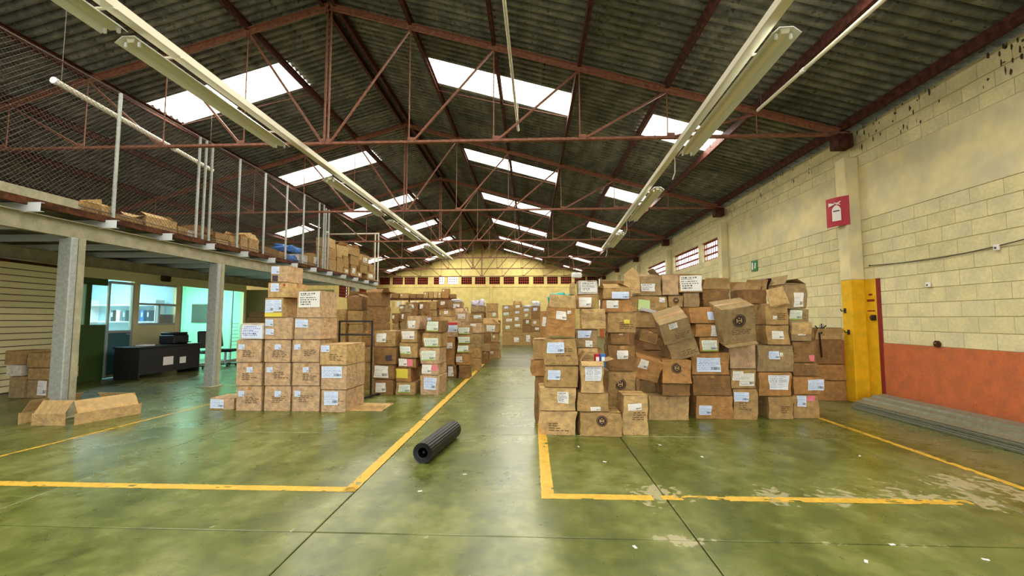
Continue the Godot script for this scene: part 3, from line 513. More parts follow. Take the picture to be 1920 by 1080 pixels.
func materials() -> void:
	var card := grain(512, 0.014, 0.12, 0.16, 0.12, 3, Color(1, 0.98, 0.93), 0.2, Color(0.62, 0.5, 0.38))
	var crease := creases()
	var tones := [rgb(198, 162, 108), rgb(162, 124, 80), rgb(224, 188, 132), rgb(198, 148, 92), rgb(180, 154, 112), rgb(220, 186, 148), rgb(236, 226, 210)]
	for i in 7:
		var cm := mat(tones[i], 0.8, 0.0, card, 1.1, 0.3)
		cm.heightmap_enabled = true
		cm.heightmap_texture = crease
		cm.heightmap_scale = 0.7
		M["card%d" % i] = cm
	for k in [0, 1, 2, 3, 5, 7]:
		var p := mat(Color.WHITE, 0.55, 0.0, null, 1.0, 0.4)
		p.albedo_texture = paper(k)
		M["paper%d" % k] = p
	M.paper4 = mat(rgb(224, 206, 70), 0.5)
	M.paper6 = mat(rgb(226, 120, 130), 0.5)
	M.paper8 = mat(rgb(190, 40, 40), 0.5)
	M.paper9 = mat(rgb(60, 48, 56), 0.6)
	M.ink = mat(rgb(56, 42, 30), 0.8)
	M.ink_soft = mat(rgb(112, 84, 54), 0.85)
	M.tape = mat(rgb(176, 132, 78), 0.28)
	var fl := mat(Color.WHITE, 0.34, 0.0, null, 1.0, 0.5)
	fl.albedo_texture = floor_picture()
	var rg := grain(512, 0.03, 0.15, 0.12, 0.14, 77)
	fl.roughness_texture = rg
	fl.roughness = 0.33
	M.floor_near = fl
	var fg := grain(512, 0.008, 0.05, 0.45, 0.25, 51, Color(1.0, 0.98, 0.8))
	M.floor_far = mat(Color(0.185, 0.21, 0.055).linear_to_srgb(), 0.32, 0.0, fg, 0.25, 0.5)
	M.joint = mat(rgb(58, 54, 36), 0.9)
	M.line = mat(rgb(240, 190, 62), 0.5, 0.0, grain(256, 0.03, 0.12, 0.12, 0.1, 61, Color(1, 1, 1), 0.16, Color(0.62, 0.52, 0.26)), 1.6)
	var wallg := grain(1024, 0.006, 0.05, 0.08, 0.08, 14, Color(1, 0.99, 0.96), 0.08, Color(0.6, 0.55, 0.42))
	M.wall = mat(rgb(238, 226, 178), 0.85, 0.0, wallg, 0.33, 0.3)
	M.mortar = mat(rgb(226, 214, 166), 0.9, 0.0, wallg, 0.33, 0.2)
	M.plaster = mat(rgb(240, 228, 186), 0.85, 0.0, grain(1024, 0.005, 0.02, 0.1, 0.05, 18, Color(1, 0.98, 0.92)), 0.22, 0.3)
	for i in 3:
		M["block%d" % i] = mat([rgb(236, 225, 178), rgb(233, 222, 174), rgb(238, 227, 182)][i], 0.85, 0.0, wallg, [0.33, 0.35, 0.31][i], 0.3)
	M.far_wall = mat(rgb(230, 210, 138), 0.85, 0.0, wallg, 0.3, 0.3)
	M.dado = mat(rgb(214, 122, 76), 0.75, 0.0, grain(512, 0.012, 0.06, 0.1, 0.08, 24, Color(1, 0.95, 0.9), 0.1, Color(0.6, 0.35, 0.22)), 0.6, 0.35)
	M.yellow = mat(rgb(242, 190, 30), 0.6, 0.0, grain(512, 0.012, 0.06, 0.08, 0.06, 28, Color(1, 0.97, 0.9), 0.09, Color(0.6, 0.45, 0.1)), 0.9, 0.35)
	M.red_paint = mat(rgb(128, 26, 16), 0.65)
	M.steel = mat(rgb(172, 116, 94), 0.6, 0.0, grain(256, 0.03, 0.12, 0.2, 0.15, 31, Color(1, 0.96, 0.93)), 1.3, 0.35)
	M.purlin = mat(rgb(104, 60, 48), 0.7, 0.0, grain(256, 0.03, 0.12, 0.3, 0.2, 33), 1.1, 0.3)
	var rg2 := grain(512, 0.01, 0.06, 0.35, 0.15, 36, Color(1, 0.99, 0.96), 0.2, Color(0.35, 0.33, 0.28))
	for i in 3:
		M["sheet%d" % i] = mat([rgb(148, 148, 136), rgb(138, 138, 126), rgb(156, 156, 144)][i], 0.9, 0.0, rg2, [0.5, 0.43, 0.57][i], 0.25)
	M.brick = mat(rgb(168, 80, 60), 0.85, 0.0, card, 1.5, 0.25)
	M.brick_pale = mat(rgb(150, 108, 112), 0.85)
	M.dark_backing = mat(rgb(40, 20, 18), 0.95)
	M.lamp_cream = mat(rgb(228, 222, 198), 0.45, 0.0, null, 1.0, 0.4)
	M.lamp_white = mat(rgb(240, 242, 240), 0.3, 0.0, null, 1.0, 0.5)
	M.conduit = mat(rgb(228, 222, 204), 0.45)
	M.galv = mat(rgb(186, 190, 182), 0.4, 0.2, grain(256, 0.04, 0.15, 0.1, 0.08, 41), 1.4, 0.5)
	M.joist = mat(rgb(226, 230, 232), 0.45, 0.1, null, 1.0, 0.5)
	M.deck_metal = mat(rgb(150, 150, 128), 0.42, 0.35, grain(256, 0.04, 0.15, 0.12, 0.1, 42), 1.2, 0.5)
	M.beam = mat(rgb(186, 180, 150), 0.6, 0.0, grain(256, 0.02, 0.1, 0.1, 0.08, 43), 0.8, 0.35)
	M.deck = mat(rgb(110, 66, 38), 0.75, 0.0, grain(256, 0.02, 0.1, 0.35, 0.2, 45), 1.0, 0.3)
	M.ply = mat(rgb(150, 146, 136), 0.85, 0.0, grain(256, 0.02, 0.08, 0.35, 0.15, 47), 0.7, 0.3)
	M.wire = mat(rgb(100, 90, 76), 0.6, 0.1)
	M.mould = mat(rgb(74, 62, 40), 0.95)
	M.black = mat(rgb(22, 22, 24), 0.5)
	M.black_gloss = mat(rgb(16, 16, 18), 0.28)
	M.rubber = mat(rgb(12, 12, 12), 0.5)
	M.cream_panel = mat(rgb(250, 238, 184), 0.55)
	M.office_cream = mat(rgb(226, 216, 164), 0.75)
	M.office_green = mat(rgb(58, 84, 30), 0.7)
	M.mint = mat(rgb(176, 236, 206), 0.8)
	M.aqua = mat(rgb(190, 226, 236), 0.8)
	M.teal_panel = mat(rgb(60, 110, 116), 0.5)
	M.alu = mat(rgb(176, 182, 184), 0.4, 0.5)
	M.red = mat(rgb(176, 20, 44), 0.45)
	M.white = mat(rgb(236, 230, 224), 0.6)
	M.green_sign = mat(rgb(30, 120, 66), 0.5)
	M.blue = mat(rgb(40, 110, 190), 0.5)
	M.navy = mat(rgb(26, 30, 66), 0.5)
	M.teal_bag = mat(rgb(20, 150, 140), 0.35)
	M.plum = mat(rgb(112, 62, 72), 0.5)
	M.lilac = mat(rgb(196, 188, 206), 0.4)
	M.film = mat(rgb(216, 216, 220), 0.3)
	M.ground = mat(rgb(150, 148, 140), 0.9)
	var g := mat(Color(0.75, 0.93, 0.95, 0.22), 0.06)
	g.transparency = BaseMaterial3D.TRANSPARENCY_ALPHA
	M.glass = g
	var sl := mat(Color(1, 0.99, 0.95), 0.6)
	sl.emission_enabled = true
	sl.emission = Color(1.0, 0.985, 0.93)
	sl.emission_energy_multiplier = 3.0
	M.skylight = sl
	var pn := mat(Color(0.9, 1, 1), 0.6)
	pn.emission_enabled = true
	pn.emission = Color(0.86, 0.98, 1.0)
	pn.emission_energy_multiplier = 1.6
	M.panel_lamp = pn

# ------------------------------------------------------------------ mesh helpers
func numbered(called: String) -> String:
	if not taken.has(called):
		taken[called] = 0
		return called
	taken[called] += 1
	return "%s_%03d" % [called, taken[called]]

func thing(called: String, label: String, category: String, xf := Transform3D.IDENTITY, group := "") -> Node3D:
	var o := Node3D.new()
	o.name = numbered(called)
	o.transform = xf
	add_child(o)
	o.set_meta("label", label)
	o.set_meta("category", category)
	if group:
		o.set_meta("group", group)
	return o

func structure(called: String, label := "") -> Node3D:
	var o := Node3D.new()
	o.name = called
	add_child(o)
	o.set_meta("kind", "structure")
	if label:
		o.set_meta("label", label)
	return o

func part(parent: Node, called: String, mesh: Mesh, m: Material, xf := Transform3D.IDENTITY) -> MeshInstance3D:
	var o := MeshInstance3D.new()
	o.name = called
	o.mesh = mesh
	o.material_override = m
	o.transform = xf
	parent.add_child(o, true)
	return o

func at(x: float, y: float, z: float) -> Transform3D:
	return Transform3D(Basis.IDENTITY, Vector3(x, y, z))

func turned(pos: Vector3, yaw: float, pitch := 0.0, roll := 0.0) -> Transform3D:
	return Transform3D(Basis.from_euler(Vector3(deg_to_rad(pitch), deg_to_rad(yaw), deg_to_rad(roll))), pos)

func begin() -> SurfaceTool:
	var st := SurfaceTool.new()
	st.begin(Mesh.PRIMITIVE_TRIANGLES)
	return st

func done(st: SurfaceTool) -> ArrayMesh:
	st.generate_normals()
	return st.commit()

func tri(st: SurfaceTool, a: Vector3, b: Vector3, c: Vector3, mid: Vector3) -> void:
	if (b - a).cross(c - a).dot((a + b + c) / 3.0 - mid) > 0.0:
		var t := b
		b = c
		c = t
	st.add_vertex(a)
	st.add_vertex(b)
	st.add_vertex(c)

func quad(st: SurfaceTool, a: Vector3, b: Vector3, c: Vector3, d: Vector3, mid: Vector3) -> void:
	tri(st, a, b, c, mid)
	tri(st, a, c, d, mid)

# chamfered box added to st
func add_box(st: SurfaceTool, mid: Vector3, size: Vector3, ch := 0.004, basis := Basis.IDENTITY) -> void:
	st.set_smooth_group(-1)
	var h := size / 2.0
	ch = minf(ch, minf(h.x, minf(h.y, h.z)) * 0.8)
	var P := func(sx: int, sy: int, sz: int, ax: int) -> Vector3:
		var v := Vector3(sx * (h.x - ch), sy * (h.y - ch), sz * (h.z - ch))
		v[ax] = [sx, sy, sz][ax] * h[ax]
		return mid + basis * v
	for ax in 3:
		for s in [-1, 1]:
			var q := []
			for uv in [[-1, -1], [1, -1], [1, 1], [-1, 1]]:
				var g := [0, 0, 0]
				g[ax] = s
				g[(ax + 1) % 3] = uv[0]
				g[(ax + 2) % 3] = uv[1]
				q.append(P.call(g[0], g[1], g[2], ax))
			quad(st, q[0], q[1], q[2], q[3], mid)
	for ax in 3:
		var b1 := (ax + 1) % 3
		var b2 := (ax + 2) % 3
		for s1 in [-1, 1]:
			for s2 in [-1, 1]:
				var g := [0, 0, 0]
				g[b1] = s1
				g[b2] = s2
				g[ax] = -1
				var p0: Vector3 = P.call(g[0], g[1], g[2], b1)
				var p1: Vector3 = P.call(g[0], g[1], g[2], b2)
				g[ax] = 1
				var p2: Vector3 = P.call(g[0], g[1], g[2], b2)
				var p3: Vector3 = P.call(g[0], g[1], g[2], b1)
				quad(st, p0, p1, p2, p3, mid)
	for sx in [-1, 1]:
		for sy in [-1, 1]:
			for sz in [-1, 1]:
				tri(st, P.call(sx, sy, sz, 0), P.call(sx, sy, sz, 1), P.call(sx, sy, sz, 2), mid)

func box(size: Vector3, ch := 0.004) -> ArrayMesh:
	var key := "b%.3f,%.3f,%.3f,%.3f" % [size.x, size.y, size.z, ch]
	if not cache.has(key):
		var st := begin()
		add_box(st, Vector3.ZERO, size, ch)
		cache[key] = done(st)
	return cache[key]

# a box given by its two corners
func slab(parent: Node, called: String, lo: Vector3, hi: Vector3, m: Material, ch := 0.004) -> MeshInstance3D:
	return part(parent, called, box(hi - lo, ch), m, Transform3D(Basis.IDENTITY, (lo + hi) / 2.0))

func frame_of(a: Vector3, b: Vector3, up: Vector3) -> Basis:
	var z := (b - a).normalized()
	if absf(z.dot(up)) > 0.98:
		up = Vector3.RIGHT
	var x := up.cross(z).normalized()
	return Basis(x, z.cross(x), z)

# profile (x right, y up) drawn from a to b
func add_sweep(st: SurfaceTool, prof: PackedVector2Array, a: Vector3, b: Vector3, up := Vector3.UP) -> void:
	st.set_smooth_group(-1)
	var f := frame_of(a, b, up)
	if not Geometry2D.is_polygon_clockwise(prof):
		prof = prof.duplicate()
		prof.reverse()
	var n := prof.size()
	for i in n:
		var p := prof[i]
		var q := prof[(i + 1) % n]
		var p3 := f.x * p.x + f.y * p.y
		var q3 := f.x * q.x + f.y * q.y
		for v in [a + p3, b + p3, b + q3, a + p3, b + q3, a + q3]:
			st.add_vertex(v)
	var tr := Geometry2D.triangulate_polygon(prof)
	for i in range(0, tr.size(), 3):
		for e in [[a, 0, 1, 2], [b, 0, 2, 1]]:
			for k in 3:
				var p := prof[tr[i + e[k + 1]]]
				st.add_vertex(e[0] + f.x * p.x + f.y * p.y)

func sweep(prof: PackedVector2Array, a: Vector3, b: Vector3, up := Vector3.UP) -> ArrayMesh:
	var st := begin()
	add_sweep(st, prof, a, b, up)
	return done(st)

func angle_iron(s: float, t: float) -> PackedVector2Array:
	return PackedVector2Array([Vector2(-s / 2, -s / 2), Vector2(s / 2, -s / 2), Vector2(s / 2, -s / 2 + t), Vector2(-s / 2 + t, -s / 2 + t), Vector2(-s / 2 + t, s / 2), Vector2(-s / 2, s / 2)])

func channel(w: float, h: float, t: float) -> PackedVector2Array:
	return PackedVector2Array([Vector2(-w / 2, -h / 2), Vector2(w / 2, -h / 2), Vector2(w / 2, -h / 2 + t), Vector2(-w / 2 + t, -h / 2 + t), Vector2(-w / 2 + t, h / 2 - t), Vector2(w / 2, h / 2 - t), Vector2(w / 2, h / 2), Vector2(-w / 2, h / 2)])

func ring(r: float, n := 10) -> PackedVector2Array:
	var p := PackedVector2Array()
	for i in n:
		p.append(Vector2.from_angle(TAU * i / n) * r)
	return p

func tube(pts: Array, r: float, n := 8) -> ArrayMesh:
	var st := begin()
	for i in pts.size() - 1:
		add_sweep(st, ring(r, n), pts[i], pts[i + 1])
	return done(st)

func cyl(r: float, h: float, n := 16) -> CylinderMesh:
	var key := "c%.3f,%.3f,%d" % [r, h, n]
	if not cache.has(key):
		var c := CylinderMesh.new()
		c.top_radius = r
		c.bottom_radius = r
		c.height = h
		c.radial_segments = n
		c.rings = 1
		cache[key] = c
	return cache[key]

# lumpy bag
func blob(size: Vector3, sd: float, rough := 0.5) -> ArrayMesh:
	var st := begin()
	st.set_smooth_group(0)
	var nu := 18
	var nv := 10
	var P := func(i: int, j: int) -> Vector3:
		var th := TAU * i / nu
		var ph := PI * j / nv
		var d := Vector3(sin(ph) * cos(th), cos(ph), sin(ph) * sin(th))
		var r := 1.0 + rough * wob.get_noise_3dv(d * 1.7 + Vector3.ONE * sd) + rough * 0.5 * wob.get_noise_3dv(d * 5.0 + Vector3.ONE * sd)
		d = Vector3(signf(d.x) * pow(absf(d.x), 0.6), signf(d.y) * pow(absf(d.y), 0.6), signf(d.z) * pow(absf(d.z), 0.6))
		var v := Vector3(d.x * size.x, d.y * size.y, d.z * size.z) * 0.5 * r
		return Vector3(v.x, maxf(v.y + size.y * 0.42, 0.0), v.z)
	for i in nu:
		for j in nv:
			quad(st, P.call(i, j), P.call(i + 1, j), P.call(i + 1, j + 1), P.call(i, j + 1), Vector3(0, size.y * 0.3, 0))
	return done(st)
# ------------------------------------------------------------------ shell
func floor_slab(lo: Vector2, hi: Vector2) -> ArrayMesh:
	var st := begin()
	st.set_smooth_group(-1)
	var c := 0.004
	var mid := Vector3((lo.x + hi.x) / 2, -0.03, (lo.y + hi.y) / 2)
	var T := [Vector3(lo.x + c, 0, lo.y + c), Vector3(hi.x - c, 0, lo.y + c), Vector3(hi.x - c, 0, hi.y - c), Vector3(lo.x + c, 0, hi.y - c)]
	var E := [Vector3(lo.x, -c, lo.y), Vector3(hi.x, -c, lo.y), Vector3(hi.x, -c, hi.y), Vector3(lo.x, -c, hi.y)]
	var B := [Vector3(lo.x, -0.05, lo.y), Vector3(hi.x, -0.05, lo.y), Vector3(hi.x, -0.05, hi.y), Vector3(lo.x, -0.05, hi.y)]
	var faces := [[T[0], T[1], T[2], T[3]]]
	for i in 4:
		var k := (i + 1) % 4
		faces.append([T[i], T[k], E[k], E[i]])
		faces.append([E[i], E[k], B[k], B[i]])
	for q in faces:
		for t3 in [[0, 1, 2], [0, 2, 3]]:
			var v := [q[t3[0]], q[t3[1]], q[t3[2]]]
			if (v[1] - v[0]).cross(v[2] - v[0]).dot((v[0] + v[1] + v[2]) / 3.0 - mid) > 0.0:
				v = [v[0], v[2], v[1]]
			for p in v:
				st.set_uv(Vector2((p.x + 8.0) / 14.5, (p.z + 13.0) / 11.0))
				st.add_vertex(p)
	return done(st)

# a painted stripe with chipped edges and flaked spots
func stripe(parent: Node, a: Vector2, b: Vector2, w: float, flake := 0.2) -> void:
	var st := begin()
	st.set_smooth_group(-1)
	var d := (b - a).normalized()
	var n := Vector2(-d.y, d.x)
	var steps := int(a.distance_to(b) / 0.03)
	var cells := 6
	for i in steps:
		for k in cells:
			var c := a.lerp(b, (i + 0.5) / steps)
			if wob.get_noise_2d(c.x * 3.1 + k * 0.12 * n.x, c.y * 3.1 + k * 0.12 * n.y) + 0.4 * wob.get_noise_2d(c.x * 11.0 + k, c.y * 11.0 - k) > 0.75 - flake:
				continue
			var q := []
			for e in [[0, 0], [1, 0], [1, 1], [0, 1]]:
				var p := a.lerp(b, float(i + e[0]) / steps)
				var off := -0.5 + float(k + e[1]) / cells
				var jig := 0.006 * wob.get_noise_2d(p.x * 15.0, p.y * 15.0 + off)
				p += n * (w * off + jig)
				q.append(Vector3(p.x, 0.0015, p.y))
			quad(st, q[0], q[1], q[2], q[3], Vector3(q[0].x, -1, q[0].z))
	part(parent, "painted_line", done(st), M.line)

func shell() -> void:
	var fl := structure("floor", "green painted concrete floor with yellow bay lines")
	slab(fl, "sub_base", Vector3(LEFT_X, -0.3, FAR_Z), Vector3(WALL_X, -0.02, REAR_Z), M.joint)
	var xs := []
	var x := 1.03 - 2.45 * 6
	while x < WALL_X + 2.4:
		xs.append(clampf(x, LEFT_X, WALL_X))
		x += 2.45
	var zs := []
	var z := -2.9 + 2.455 * 5
	while z > FAR_Z - 2.4:
		zs.append(clampf(z, FAR_Z, REAR_Z))
		z -= 2.455
	for i in xs.size() - 1:
		for j in zs.size() - 1:
			var lo := Vector2(xs[i] + 0.005, zs[j + 1] + 0.005)
			var hi := Vector2(xs[i + 1] - 0.005, zs[j] - 0.005)
			if hi.x - lo.x < 0.1 or hi.y - lo.y < 0.1:
				continue
			var c := (lo + hi) / 2
			part(fl, "slab", floor_slab(lo, hi), M.floor_near if c.x > -8.0 and c.y > -13.0 and c.y < -1.0 else M.floor_far)
	stripe(fl, Vector2(-1.47, -3.56), Vector2(-1.49, -16.0), 0.1, 0.12)
	stripe(fl, Vector2(-1.42, -3.61), Vector2(-5.0, -3.61), 0.1, 0.1)
	stripe(fl, Vector2(0.12, -3.6), Vector2(0.13, -12.0), 0.1, 0.12)
	stripe(fl, Vector2(0.07, -3.55), Vector2(0.93, -3.55), 0.1, 0.1)
	stripe(fl, Vector2(1.0, -3.56), Vector2(1.5, -3.56), 0.085, 0.62)
	stripe(fl, Vector2(1.5, -3.56), Vector2(3.3, -3.57), 0.09, 0.36)
	stripe(fl, Vector2(4.0, -2.6), Vector2(4.0, -7.4), 0.07, 0.3)
	stripe(fl, Vector2(-5.35, -4.2), Vector2(-5.2, -7.6), 0.05, 0.3)

	# ---- right wall: dado, blocks, plaster band, blocks above
	var wr := structure("wall_right", "cream painted block wall with an orange dado")
	var b0 := WALL_X + 0.012
	var b1 := WALL_X + 0.2
	var wins := [[-14.45, -12.8], [-17.3, -14.75], [-21.2, -17.85]]
	slab(wr, "wall_core", Vector3(b0, 0, FAR_Z), Vector3(b1, 3.2, REAR_Z), M.mortar)
	slab(wr, "wall_core", Vector3(b0, 3.82, FAR_Z), Vector3(b1, 4.6, REAR_Z), M.mortar)
	var edge := REAR_Z
	for w in wins + [[FAR_Z, FAR_Z]]:
		if edge - w[1] > 0.01:
			slab(wr, "wall_core", Vector3(b0, 3.2, w[1]), Vector3(b1, 3.82, edge), M.mortar)
			slab(wr, "plaster_band", Vector3(WALL_X - 0.006, 3.03, w[1]), Vector3(b0, 3.94, edge), M.plaster, 0.003)
		if w[0] != w[1]:
			slab(wr, "plaster_band", Vector3(WALL_X - 0.006, 3.03, w[0]), Vector3(b0, 3.2, w[1]), M.plaster, 0.003)
			slab(wr, "plaster_band", Vector3(WALL_X - 0.006, 3.82, w[0]), Vector3(b0, 3.94, w[1]), M.plaster, 0.003)
		edge = w[0]
	slab(wr, "dado", Vector3(WALL_X - 0.008, 0, -12.5), Vector3(b0, 1.0, REAR_Z), M.dado, 0.003)
	slab(wr, "dado", Vector3(WALL_X - 0.008, 0, FAR_Z), Vector3(b0, 1.0, -12.74), M.dado, 0.003)
	var rest := begin()
	var count := 0
	var rows := []
	for i in 10:
		rows.append(1.0 + COURSE * i)
	for i in 3:
		rows.append(3.94 + COURSE * i)
	for i in rows.size():
		var zz := -3.9 - (BLOCK / 2 if i % 2 else 0.0)
		while zz > FAR_Z + BLOCK:
			var mid := Vector3(WALL_X + 0.008, rows[i] + COURSE / 2, zz - BLOCK / 2)
			var size := Vector3(0.014, COURSE - 0.008, BLOCK - 0.004)
			var j := 0.0016 * wob.get_noise_2d(zz * 9.0, i * 7.0)
			mid.x += j
			if zz > -12.4 and count < 300:
				part(wr, "block", box(size, 0.003), M["block%d" % rng.randi_range(0, 2)], Transform3D(Basis.IDENTITY, mid))
				count += 1
			else:
				add_box(rest, mid, size, 0.003)
			zz -= BLOCK
	var far_blocks := part(wr, "block_courses", done(rest), M.block0)
	far_blocks.set_meta("kind", "stuff")
	for i in 6:
		var pz := -7.66 - 5.0 * i
		if i == 0:
			slab(wr, "pillar_foot", Vector3(5.3, 0, pz - 0.12), Vector3(WALL_X, 2.03, pz + 0.12), M.yellow, 0.012)
			slab(wr, "pillar", Vector3(5.3, 2.03, pz - 0.12), Vector3(WALL_X, 4.12, pz + 0.12), M.plaster, 0.012)
		else:
			slab(wr, "pillar", Vector3(5.34, 0, pz - 0.12), Vector3(WALL_X, 4.12, pz + 0.12), M.plaster, 0.012)
	slab(wr, "yellow_patch", Vector3(WALL_X - 0.012, 0, -7.54), Vector3(WALL_X + 0.005, 2.03, -7.3), M.yellow, 0.002)
	slab(wr, "red_border", Vector3(WALL_X - 0.012, 0, -7.3), Vector3(WALL_X + 0.005, 2.03, -7.22), M.red_paint, 0.002)
	slab(wr, "yellow_patch", Vector3(WALL_X - 0.012, 0, -7.92), Vector3(WALL_X + 0.005, 2.03, -7.78), M.yellow, 0.002)
	slab(wr, "red_border", Vector3(WALL_X - 0.012, 0, -8.02), Vector3(WALL_X + 0.005, 2.0, -7.92), M.red_paint, 0.002)
	var specks := begin()
	for i in 260:
		var sz := -4.6 - 15.0 * pow(rng.randf(), 1.4)
		if wob.get_noise_2d(sz * 1.3, 4.0) < -0.15:
			continue
		var sy := 4.58 - 0.42 * pow(rng.randf(), 1.6)
		var sw := rng.randf_range(0.006, 0.022)
		var sh := rng.randf_range(0.012, 0.07)
		var q := []
		for k in 7:
			var an := TAU * k / 7
			var rr := rng.randf_range(0.6, 1.0)
			q.append(Vector3(WALL_X - 0.003, sy + sin(an) * sh * rr, sz + cos(an) * sw * rr))
		for k in 7:
			tri(specks, Vector3(WALL_X - 0.003, sy, sz), q[k], q[(k + 1) % 7], Vector3(WALL_X + 1, sy, sz))
	var sp := part(wr, "mould_specks", done(specks), M.mould)
	sp.set_meta("kind", "stuff")
	# painted arrow of the hydrant mark
	slab(wr, "red_mark", Vector3(WALL_X - 0.014, 1.66, -7.5), Vector3(WALL_X - 0.011, 1.7, -7.34), M.red_paint, 0.001)
	slab(wr, "red_mark", Vector3(WALL_X - 0.014, 1.76, -7.46), Vector3(WALL_X - 0.011, 1.79, -7.38), M.red_paint, 0.001)
	slab(wr, "red_mark", Vector3(WALL_X - 0.014, 1.5, -7.5), Vector3(WALL_X - 0.011, 1.52, -7.34), M.red_paint, 0.001)
	for i in 3:
		lattice("window_%d" % (i + 1), wr, Vector3(WALL_X + 0.1, 3.2, wins[i][1]), Vector3(WALL_X + 0.1, 3.82, wins[i][0]), [10, 13, 17][i], 3, M.brick, M.brick_pale, 0.05, 0.029)

	# ---- far wall with its gable and row of lattice openings
	var wf := structure("wall_back", "yellow block end wall with a gable and lattice openings")
	var zf := FAR_Z
	slab(wf, "wall_lower", Vector3(LEFT_X, 0, zf - 0.2), Vector3(WALL_X, 4.24, zf), M.far_wall)
	var cs := [-12.3, -11.2, -10.18, -9.08, -7.71, -6.54, -5.4, -4.26, -3.07, -1.88, -0.66, 0.57, 1.71, 2.83, 3.96, 5.0]
	var left := LEFT_X
	for i in cs.size():
		var hw := 0.44
		slab(wf, "pier", Vector3(left, 4.24, zf - 0.2), Vector3(cs[i] - hw, 4.9, zf), M.far_wall)
		left = cs[i] + hw
		lattice("window_%d" % (i + 4), wf, Vector3(cs[i] - hw, 4.24, zf - 0.1), Vector3(cs[i] + hw, 4.9, zf - 0.1), 5, 3, M.brick, M.brick, 0.05, 0.045)
		if i != 5:
			var part_of := 1.0 if i != 4 else 0.5
			slab(wf, "backing", Vector3(cs[i] - hw, 4.24, zf - 0.2), Vector3(cs[i] - hw + 2 * hw * part_of, 4.9, zf - 0.17), M.dark_backing)
	slab(wf, "pier", Vector3(left, 4.24, zf - 0.2), Vector3(WALL_X, 4.9, zf), M.far_wall)
	var gable := PackedVector2Array([Vector2(LEFT_X, 4.85), Vector2(WALL_X, 4.85), Vector2(APEX_X, RIDGE + 0.05)])
	part(wf, "gable", sweep(gable, Vector3(0, 0, zf - 0.2), Vector3(0, 0, zf)), M.far_wall)
	for y in [4.0, 5.55]:
		slab(wf, "bond_beam", Vector3(-8.6 if y > 5 else LEFT_X, y, zf), Vector3(1.1 if y > 5 else WALL_X, y + 0.1, zf + 0.03), M.far_wall)
	for px in [-10.4, -7.0, -3.35, 0.1, 1.65, 3.4]:
		slab(wf, "pilaster", Vector3(px - 0.08, 0, zf), Vector3(px + 0.08, 4.2, zf + 0.06), M.far_wall)
	# ---- left wall, rear wall with its open gate, ground outside
	var wl := structure("wall_left")
	slab(wl, "wall_body", Vector3(LEFT_X - 0.2, 0, FAR_Z), Vector3(LEFT_X, 2.85, REAR_Z), M.far_wall)
	slab(wl, "wall_body", Vector3(LEFT_X - 0.2, 2.85, -29.0), Vector3(LEFT_X, 3.7, REAR_Z), M.far_wall)
	slab(wl, "wall_body", Vector3(LEFT_X - 0.2, 2.85, FAR_Z), Vector3(LEFT_X, 3.7, -34.2), M.far_wall)
	slab(wl, "wall_body", Vector3(LEFT_X - 0.2, 3.7, FAR_Z), Vector3(LEFT_X, 4.6, REAR_Z), M.far_wall)
	for i in 3:
		var za := -29.0 - 1.74 * i
		lattice("window_%d" % (i + 21), wl, Vector3(LEFT_X - 0.1, 2.85, za - 0.1), Vector3(LEFT_X - 0.1, 3.7, za - 1.64), 6, 4, M.brick, M.brick, 0.05, 0.05)
		slab(wl, "mullion", Vector3(LEFT_X - 0.2, 2.85, za - 0.1), Vector3(LEFT_X, 3.7, za), M.far_wall)
		slab(wl, "backing", Vector3(LEFT_X - 0.2, 2.85, za - 1.64), Vector3(LEFT_X - 0.18, 3.7, za - 0.1), M.dark_backing)
	var wb := structure("wall_front")
	slab(wb, "wall_body", Vector3(LEFT_X, 0, REAR_Z), Vector3(-6.5, 4.6, REAR_Z + 0.2), M.wall)
	slab(wb, "wall_body", Vector3(3.5, 0, REAR_Z), Vector3(WALL_X, 4.6, REAR_Z + 0.2), M.wall)
	slab(wb, "wall_body", Vector3(-6.5, 4.4, REAR_Z), Vector3(3.5, 4.6, REAR_Z + 0.2), M.wall)
	var gable2 := PackedVector2Array([Vector2(LEFT_X, 4.6), Vector2(WALL_X, 4.6), Vector2(APEX_X, RIDGE)])
	part(wb, "gable", sweep(gable2, Vector3(0, 0, REAR_Z), Vector3(0, 0, REAR_Z + 0.2)), M.wall)
	var gr := structure("ground_outside")
	slab(gr, "pavement", Vector3(-60, -0.35, REAR_Z + 0.21), Vector3(60, -0.03, 60), M.ground)

# openings behind a lattice of bars; nx openings across, ny up
func lattice(called: String, parent: Node, a: Vector3, b: Vector3, nx: int, ny: int, mh: Material, mv: Material, th: float, tv: float) -> void:
	var along := Vector3(b.x - a.x, 0, b.z - a.z)
	var d := along.normalized()
	var nrm := Vector3(absf(d.z), 0, absf(d.x))
	var hgt := b.y - a.y
	var w := structure(called)
	for i in ny + 1:
		var y := a.y + hgt * i / ny
		var c := a + along / 2
		part(w, "lattice_bar", box(Vector3(absf(along.x), th, absf(along.z)) + nrm * (0.09 if tv > 0.03 else 0.05), 0.003), mh, at(c.x, clampf(y, a.y + th / 2, b.y - th / 2), c.z))
	for i in nx + 1:
		var c := a + along * (float(i) / nx)
		c.y = a.y + hgt / 2
		part(w, "lattice_bar", box(Vector3(tv * absf(d.x), hgt, tv * absf(d.z)) + nrm * (0.08 if tv > 0.03 else 0.025), 0.003), mv, Transform3D(Basis.IDENTITY, c))

